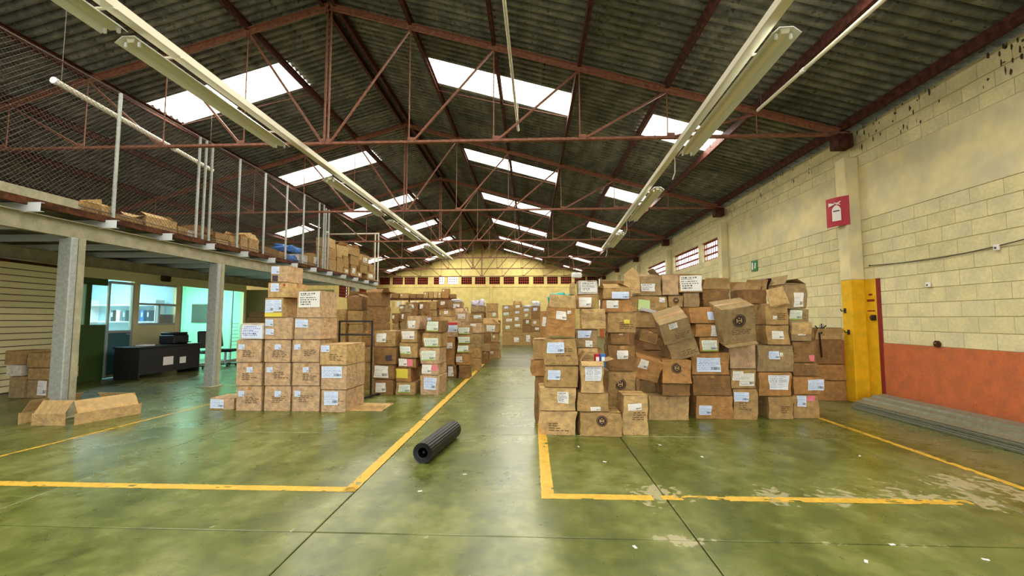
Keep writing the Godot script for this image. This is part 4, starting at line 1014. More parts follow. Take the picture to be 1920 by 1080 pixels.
# ------------------------------------------------------------------ roof
func corrugated(length: float) -> ArrayMesh:
	var key := "sheet%.2f" % length
	if cache.has(key):
		return cache[key]
	var st := begin()
	var prof := []
	for i in 6:
		for q in [[0.0, 0.0], [0.25, -0.012], [0.5, 0.0], [0.62, 0.055], [0.88, 0.055]]:
			prof.append([(i + q[0]) / 6.0, q[1]])
	prof.append([1.0, 0.0])
	st.set_smooth_group(-1)
	for side in 2:
		for i in prof.size() - 1:
			var p: Array = prof[i]
			var q: Array = prof[i + 1]
			var lift := 0.007 * side
			var za: float = -0.505 + p[0] * 1.01
			var zb: float = -0.505 + q[0] * 1.01
			quad(st, Vector3(0, p[1] + lift, za), Vector3(length, p[1] + lift, za), Vector3(length, q[1] + lift, zb), Vector3(0, q[1] + lift, zb), Vector3(length / 2, 1.0 if side == 0 else -1.0, za))
	cache[key] = done(st)
	return cache[key]

func roof() -> void:
	var ce := structure("ceiling", "dark corrugated roof sheets on red steel purlins")
	var spans := [[0.06, 1.6], [1.53, 4.66], [4.59, 6.19], [6.12, 7.72], [7.65, 9.5]]
	var alpha := atan(SLOPE)
	var bays := ["bay behind the camera", "second bay behind the camera", "bay over the camera", "first bay", "second bay", "third bay", "fourth bay", "fifth bay", "sixth bay"]
	var far_sheets := {}
	for sg in [1, -1]:
		for j in 46:
			var zc := 8.6 - j
			var sky_bay := (j + 2) / 5
			for r in 5:
				var d0: float = spans[r][0]
				var d1: float = spans[r][1]
				var L := (d1 - d0) / cos(alpha)
				var basis := Basis(Vector3.BACK, -alpha)
				if sg < 0:
					basis = Basis(Vector3.UP, PI) * basis
				var xf := Transform3D(basis, Vector3(APEX_X + sg * d0, RIDGE - SLOPE * d0 + 0.004 * (5 - r), zc))
				var is_light: bool = (j + 2) % 5 == 0 and (r == 1 or (r == 3 and (sg > 0 or sky_bay >= 6)))
				if is_light:
					var side := "aisle-pile slope" if sg > 0 else "mezzanine slope"
					var which := "upper" if r == 1 else "lower"
					var t := structure("window_%d" % (40 + (sky_bay * 2 + (0 if sg > 0 else 1)) * 2 + (r - 1) / 2), "bright corrugated %s skylight in the %s, %s" % [which, bays[clampi(sky_bay - 1, 0, 8)], side])
					t.transform = xf
					part(t, "skylight_sheet", corrugated(L), M.skylight)
					var al := AreaLight3D.new()
					al.name = "skylight_lamp"
					al.area_size = Vector2(L - 0.16, 0.94)
					al.area_normalize_energy = false
					al.light_energy = SKYLIGHT_ENERGY
					al.light_color = Color(1.0, 0.985, 0.94)
					al.shadow_enabled = true
					al.area_range = 60.0
					al.area_attenuation = 2.0
					# emits along its -z: turn that to the sheet's underside
					al.transform = Transform3D(Basis(Vector3.RIGHT, -PI / 2), Vector3(L / 2, -0.045, 0))
					t.add_child(al)
				else:
					var m: Material = M["sheet%d" % rng.randi_range(0, 2)]
					if zc < -3.0 and zc > -27.0:
						part(ce, "roof_sheet", corrugated(L), m, xf)
					else:
						if not far_sheets.has(m):
							far_sheets[m] = begin()
						far_sheets[m].append_from(corrugated(L), 0, xf)
	for m in far_sheets:
		var o := part(ce, "roof_sheets_beyond", far_sheets[m].commit(), m)
		o.set_meta("kind", "stuff")
	var cap := PackedVector2Array([Vector2(-0.3, -0.085), Vector2(0, 0.01), Vector2(0.3, -0.085), Vector2(0.3, -0.075), Vector2(0, 0.025), Vector2(-0.3, -0.075)])
	part(ce, "ridge_cap", sweep(cap, Vector3(APEX_X, RIDGE + 0.05, FAR_Z), Vector3(APEX_X, RIDGE + 0.05, REAR_Z)), M.sheet1)
	sag_rods(ce)
	# purlins: channels lying on the trusses, a pair at the ridge
	for k in range(-6, 7):
		for s in ([-1, 1] if k == 0 else [1]):
			var px: float = APEX_X + STEP * k + (0.11 * s if k == 0 else 0.0)
			if absi(k) == 6:
				px -= 0.12 * signf(k)
			var py: float = RIDGE - SLOPE * absf(px - APEX_X) - 0.1
			part(ce, "purlin", sweep(channel(0.065, 0.15, 0.006), Vector3(px, py, FAR_Z), Vector3(px, py, REAR_Z)), M.purlin)

func sag_rods(ce: Node3D) -> void:
	for i in 7:
		var z := -5.2 - 5.0 * i
		for sg in [-1, 1]:
			for k in [[1, 3], [3, 5], [5, 6]]:
				var p := []
				for e in k:
					var x: float = APEX_X + sg * STEP * e
					p.append(Vector3(x, RIDGE - SLOPE * STEP * e - 0.1, z + 0.15 * e))
				part(ce, "sag_rod", tube(p, 0.006, 6), M.purlin)

# ------------------------------------------------------------------ trusses
func trusses() -> void:
	var ords := ["nearest", "second", "third", "fourth", "fifth", "farthest"]
	var first: Node3D
	for i in 6:
		var z := -7.62 - 5.0 * i
		var lab: String = "%s red steel roof truss from the camera, spanning wall to wall" % ords[i]
		if i == 0:
			first = thing("roof_truss", lab, "roof truss", at(APEX_X, 0, z), "red steel roof trusses")
			truss_parts(first)
		else:
			var t := first.duplicate()
			t.name = numbered("roof_truss")
			add_child(t)
			t.position = Vector3(APEX_X, 0, z)
			t.set_meta("label", lab)

func truss_parts(t: Node3D) -> void:
	var top := func(k: float) -> Vector3: return Vector3(STEP * k, 7.19 - SLOPE * absf(STEP * k), 0)
	var bot := func(k: float) -> Vector3: return Vector3(STEP * k, 4.53, 0)
	var tee := PackedVector2Array([Vector2(-0.06, 0.0), Vector2(-0.06, 0.012), Vector2(0.06, 0.012), Vector2(0.06, 0.0), Vector2(0.02, 0.0), Vector2(0.02, -0.085), Vector2(-0.02, -0.085), Vector2(-0.02, 0.0)])
	var tee_up := PackedVector2Array([Vector2(-0.04, 0.0), Vector2(0.04, 0.0), Vector2(0.04, 0.01), Vector2(0.007, 0.01), Vector2(0.007, 0.055), Vector2(-0.007, 0.055), Vector2(-0.007, 0.01), Vector2(-0.04, 0.01)])
	part(t, "top_chord", sweep(tee, top.call(0), top.call(6.0)), M.steel)
	part(t, "top_chord", sweep(tee, top.call(-6.0), top.call(0)), M.steel)
	part(t, "bottom_chord", sweep(tee_up, bot.call(-6.0), bot.call(6.0)), M.steel)
	for s in [-1, 1]:
		part(t, "king_post", sweep(angle_iron(0.04, 0.005), bot.call(0) + Vector3(s * 0.035, 0, 0), top.call(0) + Vector3(s * 0.035, -0.05, 0), Vector3.BACK), M.steel)
		for k in range(1, 6):
			part(t, "vertical", sweep(ring(0.011, 8), bot.call(s * k), top.call(s * k) - Vector3(0, 0.05, 0), Vector3.BACK), M.steel)
		for k in range(0, 5):
			part(t, "diagonal", sweep(angle_iron(0.045, 0.006), bot.call(s * k) + Vector3(s * 0.06, 0.03, 0), top.call(s * (k + 1)) - Vector3(0, 0.06, 0), Vector3.BACK), M.steel)
			part(t, "gusset_plate", box(Vector3(0.14 if k else 0.09, 0.09, 0.012), 0.003), M.steel, Transform3D(Basis.IDENTITY, bot.call(s * k) + Vector3(s * (0.05 if k else 0.06), 0.06, 0.012)))
		part(t, "bearing_bracket", box(Vector3(0.26, 0.24, 0.22), 0.01), M.purlin, Transform3D(Basis.IDENTITY, top.call(s * 5.92) + Vector3(0, -0.2, 0)))

# ------------------------------------------------------------------ lamp rows and conduits
func fixture(label: String, a: Vector3, b: Vector3, side: float) -> void:
	var t := thing("strip_light", label, "light fixture", Transform3D(Basis.IDENTITY, a), "unlit fluorescent strip fixtures")
	var d := b - a
	var hood := PackedVector2Array([Vector2(-0.15, -0.05), Vector2(-0.07, 0.02), Vector2(0.07, 0.02), Vector2(0.15, -0.05), Vector2(0.146, -0.052), Vector2(0.066, 0.014), Vector2(-0.066, 0.014), Vector2(-0.146, -0.052)])
	part(t, "reflector", sweep(hood, Vector3.ZERO, d), M.lamp_white)
	part(t, "ballast_channel", sweep(PackedVector2Array([Vector2(-0.035, -0.035), Vector2(0.035, -0.035), Vector2(0.05, 0.022), Vector2(-0.05, 0.022)]), d.normalized() * 0.03, d * 0.99), M.lamp_cream)
	for e in [0.02, 0.98]:
		for s in [-1, 1]:
			part(t, "lamp_holder", box(Vector3(0.035, 0.06, 0.025), 0.006), M.lamp_white, Transform3D(frame_of(Vector3.ZERO, d, Vector3.UP), d * e + Vector3(s * 0.075, -0.045, 0)))
	for e in [0.15, 0.85]:
		part(t, "hanger", box(Vector3(0.24, 0.02, 0.03), 0.003), M.lamp_cream, Transform3D(Basis.IDENTITY, d * e + Vector3(-side * 0.11, 0.04, 0)))

func lamps() -> void:
	var tray := PackedVector2Array([Vector2(-0.06, -0.045), Vector2(-0.052, -0.05), Vector2(0.052, -0.05), Vector2(0.06, -0.045), Vector2(0.06, 0.045), Vector2(0.052, 0.05), Vector2(-0.052, 0.05), Vector2(-0.06, 0.045)])
	var la := Vector3(-4.12, 4.46, -2.5)
	var lb := Vector3(-4.12, 4.46, -22.4)
	var w := thing("lamp_wireway", "long cream metal wireway carrying lamp fixtures, mezzanine side", "wireway", Transform3D(Basis.IDENTITY, la), "lamp wireways")
	part(w, "trunking", sweep(tray, Vector3.ZERO, lb - la), M.lamp_cream)
	for z in [0.1, 5.1, 10.1, 15.1, 19.6]:
		part(w, "hanger_rod", tube([Vector3(0, 0.04, -z), Vector3(0, 0.06 + (0.03 if z != 0.1 else 0.8), -z)], 0.006), M.conduit)
	var ra := Vector3(2.42, 4.45, -3.6)
	var rb := Vector3(3.12, 4.45, -19.2)
	w = thing("lamp_wireway", "long cream metal wireway carrying lamp fixtures, wall side", "wireway", Transform3D(Basis.IDENTITY, ra), "lamp wireways")
	part(w, "trunking", sweep(tray, Vector3.ZERO, rb - ra), M.lamp_cream)
	for e in [0.02, 0.258, 0.578, 0.9]:
		part(w, "hanger_rod", tube([(rb - ra) * e + Vector3(0, 0.04, 0), (rb - ra) * e + Vector3(0, 0.09, 0)], 0.006), M.conduit)
	var o := ["nearest", "second", "third", "fourth", "fifth"]
	var zl := [[-2.6, -4.15], [-4.3, -7.2], [-8.96, -12.3], [-13.0, -16.4], [-17.6, -21.4]]
	for i in 5:
		fixture("%s unlit strip fixture on the mezzanine-side wireway" % o[i], Vector3(-4.285, 4.37, zl[i][0]), Vector3(-4.285, 4.37, zl[i][1]), -1.0)
	var zr := [[-4.46, -7.9], [-10.0, -13.3], [-15.3, -18.3]]
	for i in 3:
		var xa: float = 2.42 + (zr[i][0] + 3.6) / -15.6 * 0.7 + 0.175
		var xb: float = 2.42 + (zr[i][1] + 3.6) / -15.6 * 0.7 + 0.175
		fixture("%s unlit strip fixture on the wall-side wireway" % o[i], Vector3(xa, 4.37, zr[i][0]), Vector3(xb, 4.37, zr[i][1]), 1.0)
		# loose white leads hanging at the fixture's near end
		var c := thing("loose_cable", "loose white lead drooping at the %s wall-side fixture" % o[i], "cable", at(xb - 0.1, 4.36, zr[i][1] - 0.3), "loose lamp leads")
		part(c, "lead", tube([Vector3(0, 0.06, 0), Vector3(0.04, -0.02, -0.1), Vector3(0.05, -0.2, -0.15), Vector3(-0.01, -0.34, -0.12)], 0.011, 6), M.conduit)
	conduit("white conduit slanting above the mezzanine fence", [Vector3(-6.75, 4.75, -5.71), Vector3(-7.1, 4.68, -9.29)], 0.04)
	conduit("white conduit running along the roof beside the pale wall", [Vector3(3.72, 4.72, -3.6), Vector3(3.61, 4.7, -6.97)], 0.026)
	conduit("thin white conduit high over the aisle", [Vector3(-0.37, 5.62, -4.6), Vector3(-0.29, 5.6, -9.6)], 0.026)
	for q in [[Vector3(-6.75, 4.78, -5.75), Vector3(-6.75, 6.35, -5.75)], [Vector3(-7.1, 4.7, -9.2), Vector3(-7.1, 6.3, -9.2)], [Vector3(3.7, 4.74, -4.0), Vector3(3.7, 5.15, -4.0)], [Vector3(3.61, 4.72, -6.9), Vector3(3.61, 5.15, -6.9)], [Vector3(-0.36, 5.63, -5.2), Vector3(-0.36, 6.3, -5.2)], [Vector3(-0.3, 5.62, -9.3), Vector3(-0.3, 6.3, -9.3)]]:
		pass
	# flood lamp hung far down by the pile
	var f := thing("flood_lamp", "small pale flood lamp hanging far off above the pile", "lamp", at(2.31, 3.62, -22.62))
	part(f, "lamp_housing", box(Vector3(0.5, 0.26, 0.3), 0.05), M.lamp_white, turned(Vector3.ZERO, 10, 15))
	part(f, "stem", tube([Vector3(0, 0.12, 0), Vector3(-0.15, 0.5, 0), Vector3(-0.2, 0.92, 0)], 0.02), M.steel)

func conduit(label: String, pts: Array, r: float) -> void:
	var p0: Vector3 = pts[0]
	var t := thing("conduit_pipe", label, "pipe", Transform3D(Basis.IDENTITY, p0), "white conduits under the roof")
	var p1: Vector3 = pts[1] - p0
	part(t, "pipe", tube([Vector3.ZERO, p1], r, 12), M.conduit)
	part(t, "coupling", tube([p1 * 0.66, p1 * 0.68], r * 1.25, 12), M.lamp_white)
	part(t, "end_cap", tube([Vector3.ZERO - p1.normalized() * 0.01, p1 * 0.012], r * 1.2, 12), M.lamp_white)
	for e in [0.03, 0.97]:
		var q: Vector3 = p0 + p1 * e
		var top := RIDGE - SLOPE * absf(q.x - APEX_X) - 0.02
		part(t, "hanger_wire", tube([p1 * e, p1 * e + Vector3(0, top - q.y, 0)], 0.004, 5), M.wire)

# ------------------------------------------------------------------ mezzanine
func mezzanine() -> void:
	var m := thing("mezzanine", "steel mezzanine with galvanised columns and brown deck edge above the office", "mezzanine", at(-6.5, 0, -18.3))
	var z0 := 18.3 - 2.0
	part(m, "beam", sweep(channel(0.09, 0.235, 0.01), Vector3(-0.05, 2.65, 0), Vector3(-0.05, 2.65, z0), Vector3.UP), M.beam)
	part(m, "beam", sweep(channel(0.09, 0.235, 0.01), Vector3(-3.3, 2.65, 0), Vector3(-3.3, 2.65, z0)), M.beam)
	for zc in [-5.95, -8.85, -11.75, -16.0]:
		for s in [-1, 1]:
			part(m, "column", box(Vector3(0.2, 2.53, 0.1), 0.012), M.galv if s > 0 else M.beam, at(-0.06, 1.265, zc + 18.3 + 0.055 * s))
		part(m, "base_plate", box(Vector3(0.3, 0.02, 0.34), 0.004), M.beam, at(-0.06, 0.01, zc + 18.3))
	for i in 14:
		var z := -4.26 - 1.035 * i + 18.3
		part(m, "joist", sweep(channel(0.05, 0.12, 0.004), Vector3(-6.3, 2.825, z), Vector3(0.22, 2.815, z)), M.joist)
	part(m, "fascia", box(Vector3(0.03, 0.1, z0), 0.004), M.deck, at(0.03, 2.893, z0 / 2))
	for i in 11:
		part(m, "deck_board", box(Vector3(0.54, 0.05, z0), 0.004), M.ply, at(-0.23 - 0.55 * i, 2.915, z0 / 2))
	part(m, "toe_board", box(Vector3(0.02, 0.12, 2.5), 0.003), M.beam, at(0.03, 3.0, 18.3 - 4.65))

	var fe := thing("chain_link_fence", "chain-link fence on galvanised posts along the mezzanine edge", "fence", at(-6.49, 2.942, -13.3))
	var top := 2.0
	for z in [-4.3, -6.45, -8.13, -8.3, -8.47, -9.32, -10.27, -11.23, -12.1, -13.0, -13.3]:
		part(fe, "post", tube([Vector3(0, 0, z + 13.3), Vector3(0, top, z + 13.3)], 0.026, 10), M.galv)
	part(fe, "rail", tube([Vector3(0, top, 0), Vector3(0, top, 10.3)], 0.011, 8), M.wire)
	part(fe, "rail", tube([Vector3(0, 0.06, 0), Vector3(0, 0.06, 10.3)], 0.008, 6), M.wire)
	var st := begin()
	var prof := PackedVector2Array([Vector2(-0.0017, -0.001), Vector2(0.0017, -0.001), Vector2(0, 0.002)])
	var span := 9.0
	for dir in [-1, 1]:
		var s := -top if dir > 0 else 0.0
		while s < span + (0.0 if dir > 0 else top):
			# wire z = s + dir * y, clipped to the panel
			var ya := 0.0
			var yb := top
			if dir > 0:
				ya = maxf(0.0, -s)
				yb = minf(top, span - s)
			else:
				ya = maxf(0.0, s - span)
				yb = minf(top, s)
			if yb - ya > 0.02:
				add_sweep(st, prof, Vector3(0.004 * dir, ya, s + dir * ya), Vector3(0.004 * dir, yb, s + dir * yb))
			s += 0.07
	var mesh := part(fe, "wire_mesh", done(st), M.wire)
	mesh.set_meta("kind", "stuff")

	var gr := thing("end_guard_rail", "pale pipe guard frame closing the mezzanine's far end", "guard rail", at(-6.5, 2.94, -18.25))
	for x in [0.0, -0.14, -2.3]:
		part(gr, "post", tube([Vector3(x, 0, 0), Vector3(x, 2.05, 0)], 0.028, 10), M.conduit)
	part(gr, "top_rail", tube([Vector3(0.02, 2.06, 0), Vector3(-2.4, 2.06, 0)], 0.028, 10), M.conduit)
	part(gr, "mid_rail", tube([Vector3(0.02, 1.0, 0), Vector3(-2.4, 1.0, 0)], 0.02, 8), M.conduit)
	var dp := thing("fence_post_pair", "taller galvanised post pair where the chain-link ends", "post", at(-6.52, 2.94, -13.5))
	for z in [0.0, -0.2]:
		part(dp, "post", tube([Vector3(0, 0, z), Vector3(0, 1.95, z)], 0.028, 10), M.galv)
	part(dp, "tie_plate", box(Vector3(0.05, 0.04, 0.26), 0.004), M.galv, at(0, 1.2, -0.1))

# ------------------------------------------------------------------ office under the mezzanine
func pane(parent: Node, called: String, z0: float, z1: float, y0: float, y1: float, x := -9.87) -> void:
	part(parent, called, box(Vector3(0.006, y1 - y0, absf(z1 - z0)), 0.001), M.glass, at(x, (y0 + y1) / 2, (z0 + z1) / 2))

func office() -> void:
	var X := -9.85
	var w := structure("wall_office", "office partition with glazing under the mezzanine")
	var th := 0.1
	slab(w, "header", Vector3(X - th, 2.3, -14.75), Vector3(X, 2.66, -9.0), M.office_cream)
	slab(w, "sill_wall", Vector3(X - th, 0, -11.9), Vector3(X, 1.22, -10.5), M.office_cream)
	for z in [[-10.62, -10.46], [-11.92, -11.76], [-14.75, -14.62]]:
		slab(w, "pier", Vector3(X - th, 0, z[0]), Vector3(X + 0.01, 2.3, z[1]), M.office_cream)
	slab(w, "green_wall", Vector3(X - th, 0, -9.78), Vector3(X, 1.25, -9.0), M.office_green)
	slab(w, "green_wall", Vector3(X - th, 2.15, -9.78), Vector3(X, 2.3, -9.0), M.office_green)
	slab(w, "green_wall", Vector3(X - th, 1.25, -9.42), Vector3(X, 2.15, -9.3), M.office_green)
	slab(w, "end_wall", Vector3(LEFT_X, 0, -9.05), Vector3(X, 2.66, -8.95), M.office_cream)
	slab(w, "room_wall", Vector3(LEFT_X, 0, -11.9), Vector3(X - th, 2.66, -11.82), M.aqua)
	slab(w, "room_wall", Vector3(-12.6, 0, -11.8), Vector3(-12.55, 2.66, -9.05), M.aqua)
	slab(w, "room_wall", Vector3(-12.05, 0, -14.7), Vector3(-12.0, 2.66, -11.95), M.mint)
	slab(w, "room_wall", Vector3(LEFT_X, 0, -14.8), Vector3(X - th, 2.66, -14.7), M.mint)
	slab(w, "room_ceiling", Vector3(LEFT_X, 2.66, -14.8), Vector3(X, 2.7, -8.95), M.white)
	var w2 := structure("wall_washroom")
	slab(w2, "panel", Vector3(-12.9, 0, -16.6), Vector3(-7.6, 2.5, -16.5), M.cream_panel)
	for x in [-9.9, -9.3, -8.2]:
		slab(w2, "batten", Vector3(x, 0, -16.5), Vector3(x + 0.05, 2.5, -16.47), M.cream_panel)
	# glazing
	var g := structure("window_31")
	pane(g, "pane", -9.05, -9.3, 1.25, 2.15)
	pane(g, "pane", -9.42, -9.78, 1.25, 2.15)
	g = structure("window_32")
	pane(g, "pane", -10.64, -11.2, 1.25, 1.74)
	pane(g, "pane", -11.24, -11.74, 1.25, 1.74)
	pane(g, "pane", -10.64, -11.74, 1.78, 2.28)
	for b in [[1.22, 1.27, -10.62, -11.76], [1.735, 1.785, -10.62, -11.76], [2.25, 2.3, -10.62, -11.76], [1.25, 1.75, -11.2, -11.25]]:
		slab(g, "sash_bar", Vector3(X - 0.06, b[0], minf(b[2], b[3])), Vector3(X + 0.01, b[1], maxf(b[2], b[3])), M.alu)
	slab(g, "blocking_board", Vector3(X - 0.05, 1.27, -11.74), Vector3(X - 0.03, 1.5, -11.25), M.deck)
	g = structure("window_33")
	pane(g, "pane", -11.93, -13.1, 0.05, 2.28)
	pane(g, "pane", -13.14, -14.05, 0.05, 2.28)
	pane(g, "pane", -14.1, -14.6, 0.05, 2.28)
	for z in [-11.95, -13.12, -14.08]:
		slab(g, "mullion", Vector3(X - 0.05, 0, z - 0.02), Vector3(X + 0.01, 2.3, z + 0.02), M.alu)
	slab(g, "rail", Vector3(X - 0.05, 0, -14.62), Vector3(X + 0.01, 0.06, -11.92), M.alu)
	for i in 7:
		slab(g, "blind_slat", Vector3(X - 0.14, 0.5 + i * 0.12, -14.58), Vector3(X - 0.1, 0.52 + i * 0.12, -14.15), M.alu)
	var d := structure("door_1", "aluminium framed glazed office door")
	for z in [-9.82, -10.44]:
		slab(d, "stile", Vector3(X - 0.03, 0.02, z - 0.025), Vector3(X + 0.02, 2.26, z + 0.025), M.alu)
	for y in [0.05, 1.08, 2.24]:
		slab(d, "rail", Vector3(X - 0.03, y - 0.03, -10.42), Vector3(X + 0.02, y + 0.03, -9.84), M.alu)
	slab(d, "lower_panel", Vector3(X - 0.015, 0.08, -10.42), Vector3(X + 0.0, 1.05, -9.84), M.teal_panel)
	pane(d, "pane", -9.84, -10.42, 1.11, 2.21, X - 0.01)
	slab(d, "door_handle", Vector3(X + 0.02, 1.0, -10.4), Vector3(X + 0.06, 1.03, -10.28), M.alu)
	# ceiling lamps of the two rooms
	for q in [[-11.2, -10.4, Color(0.72, 0.92, 1.0), 17.0, "aqua-lit office room"], [-11.0, -13.2, Color(0.8, 1.0, 0.93), 17.0, "mint-walled office room"]]:
		var t := thing("ceiling_lamp_panel", "lit ceiling panel of the %s" % q[4], "ceiling lamp", at(q[0], 2.655, q[1]))
		part(t, "lamp_diffuser", box(Vector3(0.6, 0.02, 1.2), 0.003), M.panel_lamp, at(0, -0.02, 0))
		part(t, "lamp_frame", box(Vector3(0.66, 0.02, 1.26), 0.003), M.white, at(0, -0.008, 0))
		var al := AreaLight3D.new()
		al.name = "panel_light"
		al.area_size = Vector2(0.58, 1.18)
		al.area_normalize_energy = false
		al.light_energy = q[3]
		al.light_color = q[2]
		al.shadow_enabled = true
		al.area_range = 30.0
		al.area_attenuation = 2.0
		al.transform = Transform3D(Basis(Vector3.RIGHT, -PI / 2), Vector3(0, -0.034, 0))
		t.add_child(al)
	var tv := thing("wall_screen", "black flat screen on the mint office wall", "screen", turned(Vector3(-11.28, 1.26, -14.66), -90))
	part(tv, "screen_panel", box(Vector3(0.04, 0.6, 0.8), 0.006), M.black_gloss, at(0, 0.31, 0))
	part(tv, "bezel", box(Vector3(0.03, 0.64, 0.84), 0.006), M.black, at(-0.01, 0.31, 0))
	# furniture seen through and in front of the glazing
	var sh := thing("paper_shelf", "white shelf with papers in the aqua office room", "shelf", at(-11.15, 0, -11.64))
	for y in [0.9, 1.3, 1.75]:
		part(sh, "shelf_board", box(Vector3(1.9, 0.03, 0.3), 0.004), M.white, at(0, y, 0))
	for x in [-0.95, 0.95]:
		part(sh, "side_panel", box(Vector3(0.03, 1.9, 0.3), 0.004), M.white, at(x, 0.95, 0))
	for i in 7:
		var bn := thing("binder", "%s binder from the door side on the office shelf" % ["first", "second", "third", "fourth", "fifth", "sixth", "seventh"][i], "binder", at(-10.4 - i * 0.17, 1.316, -11.6), "binders on the office shelf")
		part(bn, "cover", box(Vector3(0.07 + 0.02 * (i % 3), 0.3, 0.2), 0.005), [M.navy, M.blue, M.white, M.navy, M.teal_panel, M.white, M.black][i], at(0, 0.15, 0))
		part(bn, "spine_label", box(Vector3(0.04, 0.12, 0.004), 0.001), M.white, at(0, 0.18, 0.102))
	var dk := thing("office_desk", "long black desk in front of the office window", "desk", at(-9.2, 0, -10.6))
	part(dk, "desk_top", box(Vector3(0.65, 0.04, 1.9), 0.008), M.black, at(0, 0.72, 0))
	part(dk, "front_panel", box(Vector3(0.02, 0.6, 1.8), 0.004), M.black, at(0.28, 0.4, 0))
	for z in [-0.9, 0.9]:
		part(dk, "side_panel", box(Vector3(0.6, 0.7, 0.03), 0.004), M.black, at(0, 0.35, z))
	part(dk, "notice", box(Vector3(0.004, 0.2, 0.3), 0.001), M.white, at(0.293, 0.36, 0.1))
	part(dk, "notice", box(Vector3(0.004, 0.16, 0.2), 0.001), M.white, at(0.293, 0.34, -0.35))
	var pr := thing("printer", "black desktop printer on the office desk", "printer", at(-9.25, 0.741, -11.05))
	part(pr, "printer_body", box(Vector3(0.42, 0.24, 0.5), 0.03), M.black, at(0, 0.12, 0))
	part(pr, "scanner_lid", box(Vector3(0.38, 0.06, 0.46), 0.02), M.black_gloss, at(0, 0.27, 0))
	part(pr, "paper_tray", box(Vector3(0.16, 0.02, 0.3), 0.004), M.black_gloss, at(0.28, 0.05, 0))
	var pp := thing("paper_stack", "loose paper stack on the black office desk", "paper", at(-9.15, 0.741, -10.1))
	part(pp, "sheets", box(Vector3(0.22, 0.03, 0.3), 0.003), M.white, at(0, 0.015, 0))
	part(pp, "top_sheet", box(Vector3(0.2, 0.002, 0.28), 0.0005), M.paper0, turned(Vector3(0.02, 0.032, 0.02), 14))
	for i in 2:
		var c := thing("office_chair", "%s black office chair beyond the desk" % ["nearer", "farther"][i], "chair", turned(Vector3(-9.0, 0, -12.0 - i * 0.65), 60 + 40 * i), "black office chairs")
		part(c, "seat", box(Vector3(0.46, 0.08, 0.46), 0.03), M.black, at(0, 0.46, 0))
		part(c, "backrest", box(Vector3(0.44, 0.48, 0.06), 0.028), M.black, turned(Vector3(0, 0.8, -0.22), 0, -8))
		part(c, "gas_post", cyl(0.03, 0.36, 12), M.alu, at(0, 0.26, 0))
		for k in 5:
			var a := TAU * k / 5
			part(c, "foot", box(Vector3(0.3, 0.03, 0.04), 0.008), M.black, Transform3D(Basis(Vector3.UP, a), Vector3(cos(a) * 0.14, 0.065, -sin(a) * 0.14)))
			part(c, "caster", cyl(0.025, 0.03, 10), M.black, Transform3D(Basis(Vector3.FORWARD, PI / 2), Vector3(cos(a) * 0.27, 0.026, -sin(a) * 0.27)))
	var fan := thing("wall_fan", "small dark ventilator above the office window", "fan", at(-9.82, 2.4, -11.35))
	part(fan, "housing", box(Vector3(0.06, 0.16, 0.3), 0.02), M.deck, at(0.0, 0.06, 0))
	for i in 4:
		part(fan, "louver", box(Vector3(0.02, 0.02, 0.26), 0.004), M.black, at(0.035, 0.01 + i * 0.035, 0))
	var rs := thing("washroom_sign", "dark blue washroom sign with a white figure", "sign", at(-9.2, 1.75, -16.455))
	part(rs, "plate", box(Vector3(0.22, 0.42, 0.012), 0.003), M.navy, at(0, 0.2, 0))
	part(rs, "figure", box(Vector3(0.05, 0.2, 0.004), 0.001), M.white, at(0, 0.17, 0.008))
	part(rs, "figure_head", cyl(0.028, 0.004, 16), M.white, Transform3D(Basis(Vector3.RIGHT, PI / 2), Vector3(0, 0.31, 0.008)))
	# slatted cream booth wall
	var sw := thing("slatted_booth_wall", "cream booth wall of overlapping horizontal boards", "panel", turned(Vector3(-9.8, 0, -8.0), 98.4))
	part(sw, "backing_panel", box(Vector3(1.8, 2.5, 0.05), 0.004), M.deck, at(0, 1.25, -0.03))
	for i in 20:
		part(sw, "board", box(Vector3(1.82, 0.108, 0.016), 0.004), M.cream_panel, turned(Vector3(0, 0.07 + 0.122 * i, 0.008), 0, 5))

# ------------------------------------------------------------------ cartons
func skin(p: Vector3, h: Vector3, sd: float, dent: float) -> Vector3:
	var q := p * 2.4 + Vector3(sd, sd * 0.7, -sd)
	var v := Vector3(wob.get_noise_3dv(q), wob.get_noise_3dv(q + Vector3(31, 7, 3)), wob.get_noise_3dv(q + Vector3(-9, 53, 17))) * dent + Vector3(wob.get_noise_3dv(q * 3.1), 0.0, wob.get_noise_3dv(q * 3.1 + Vector3(5, 5, 5))) * dent * 0.3
	v.y *= clampf(p.y / 0.06, 0.0, 1.0) * 0.35
	return p + v

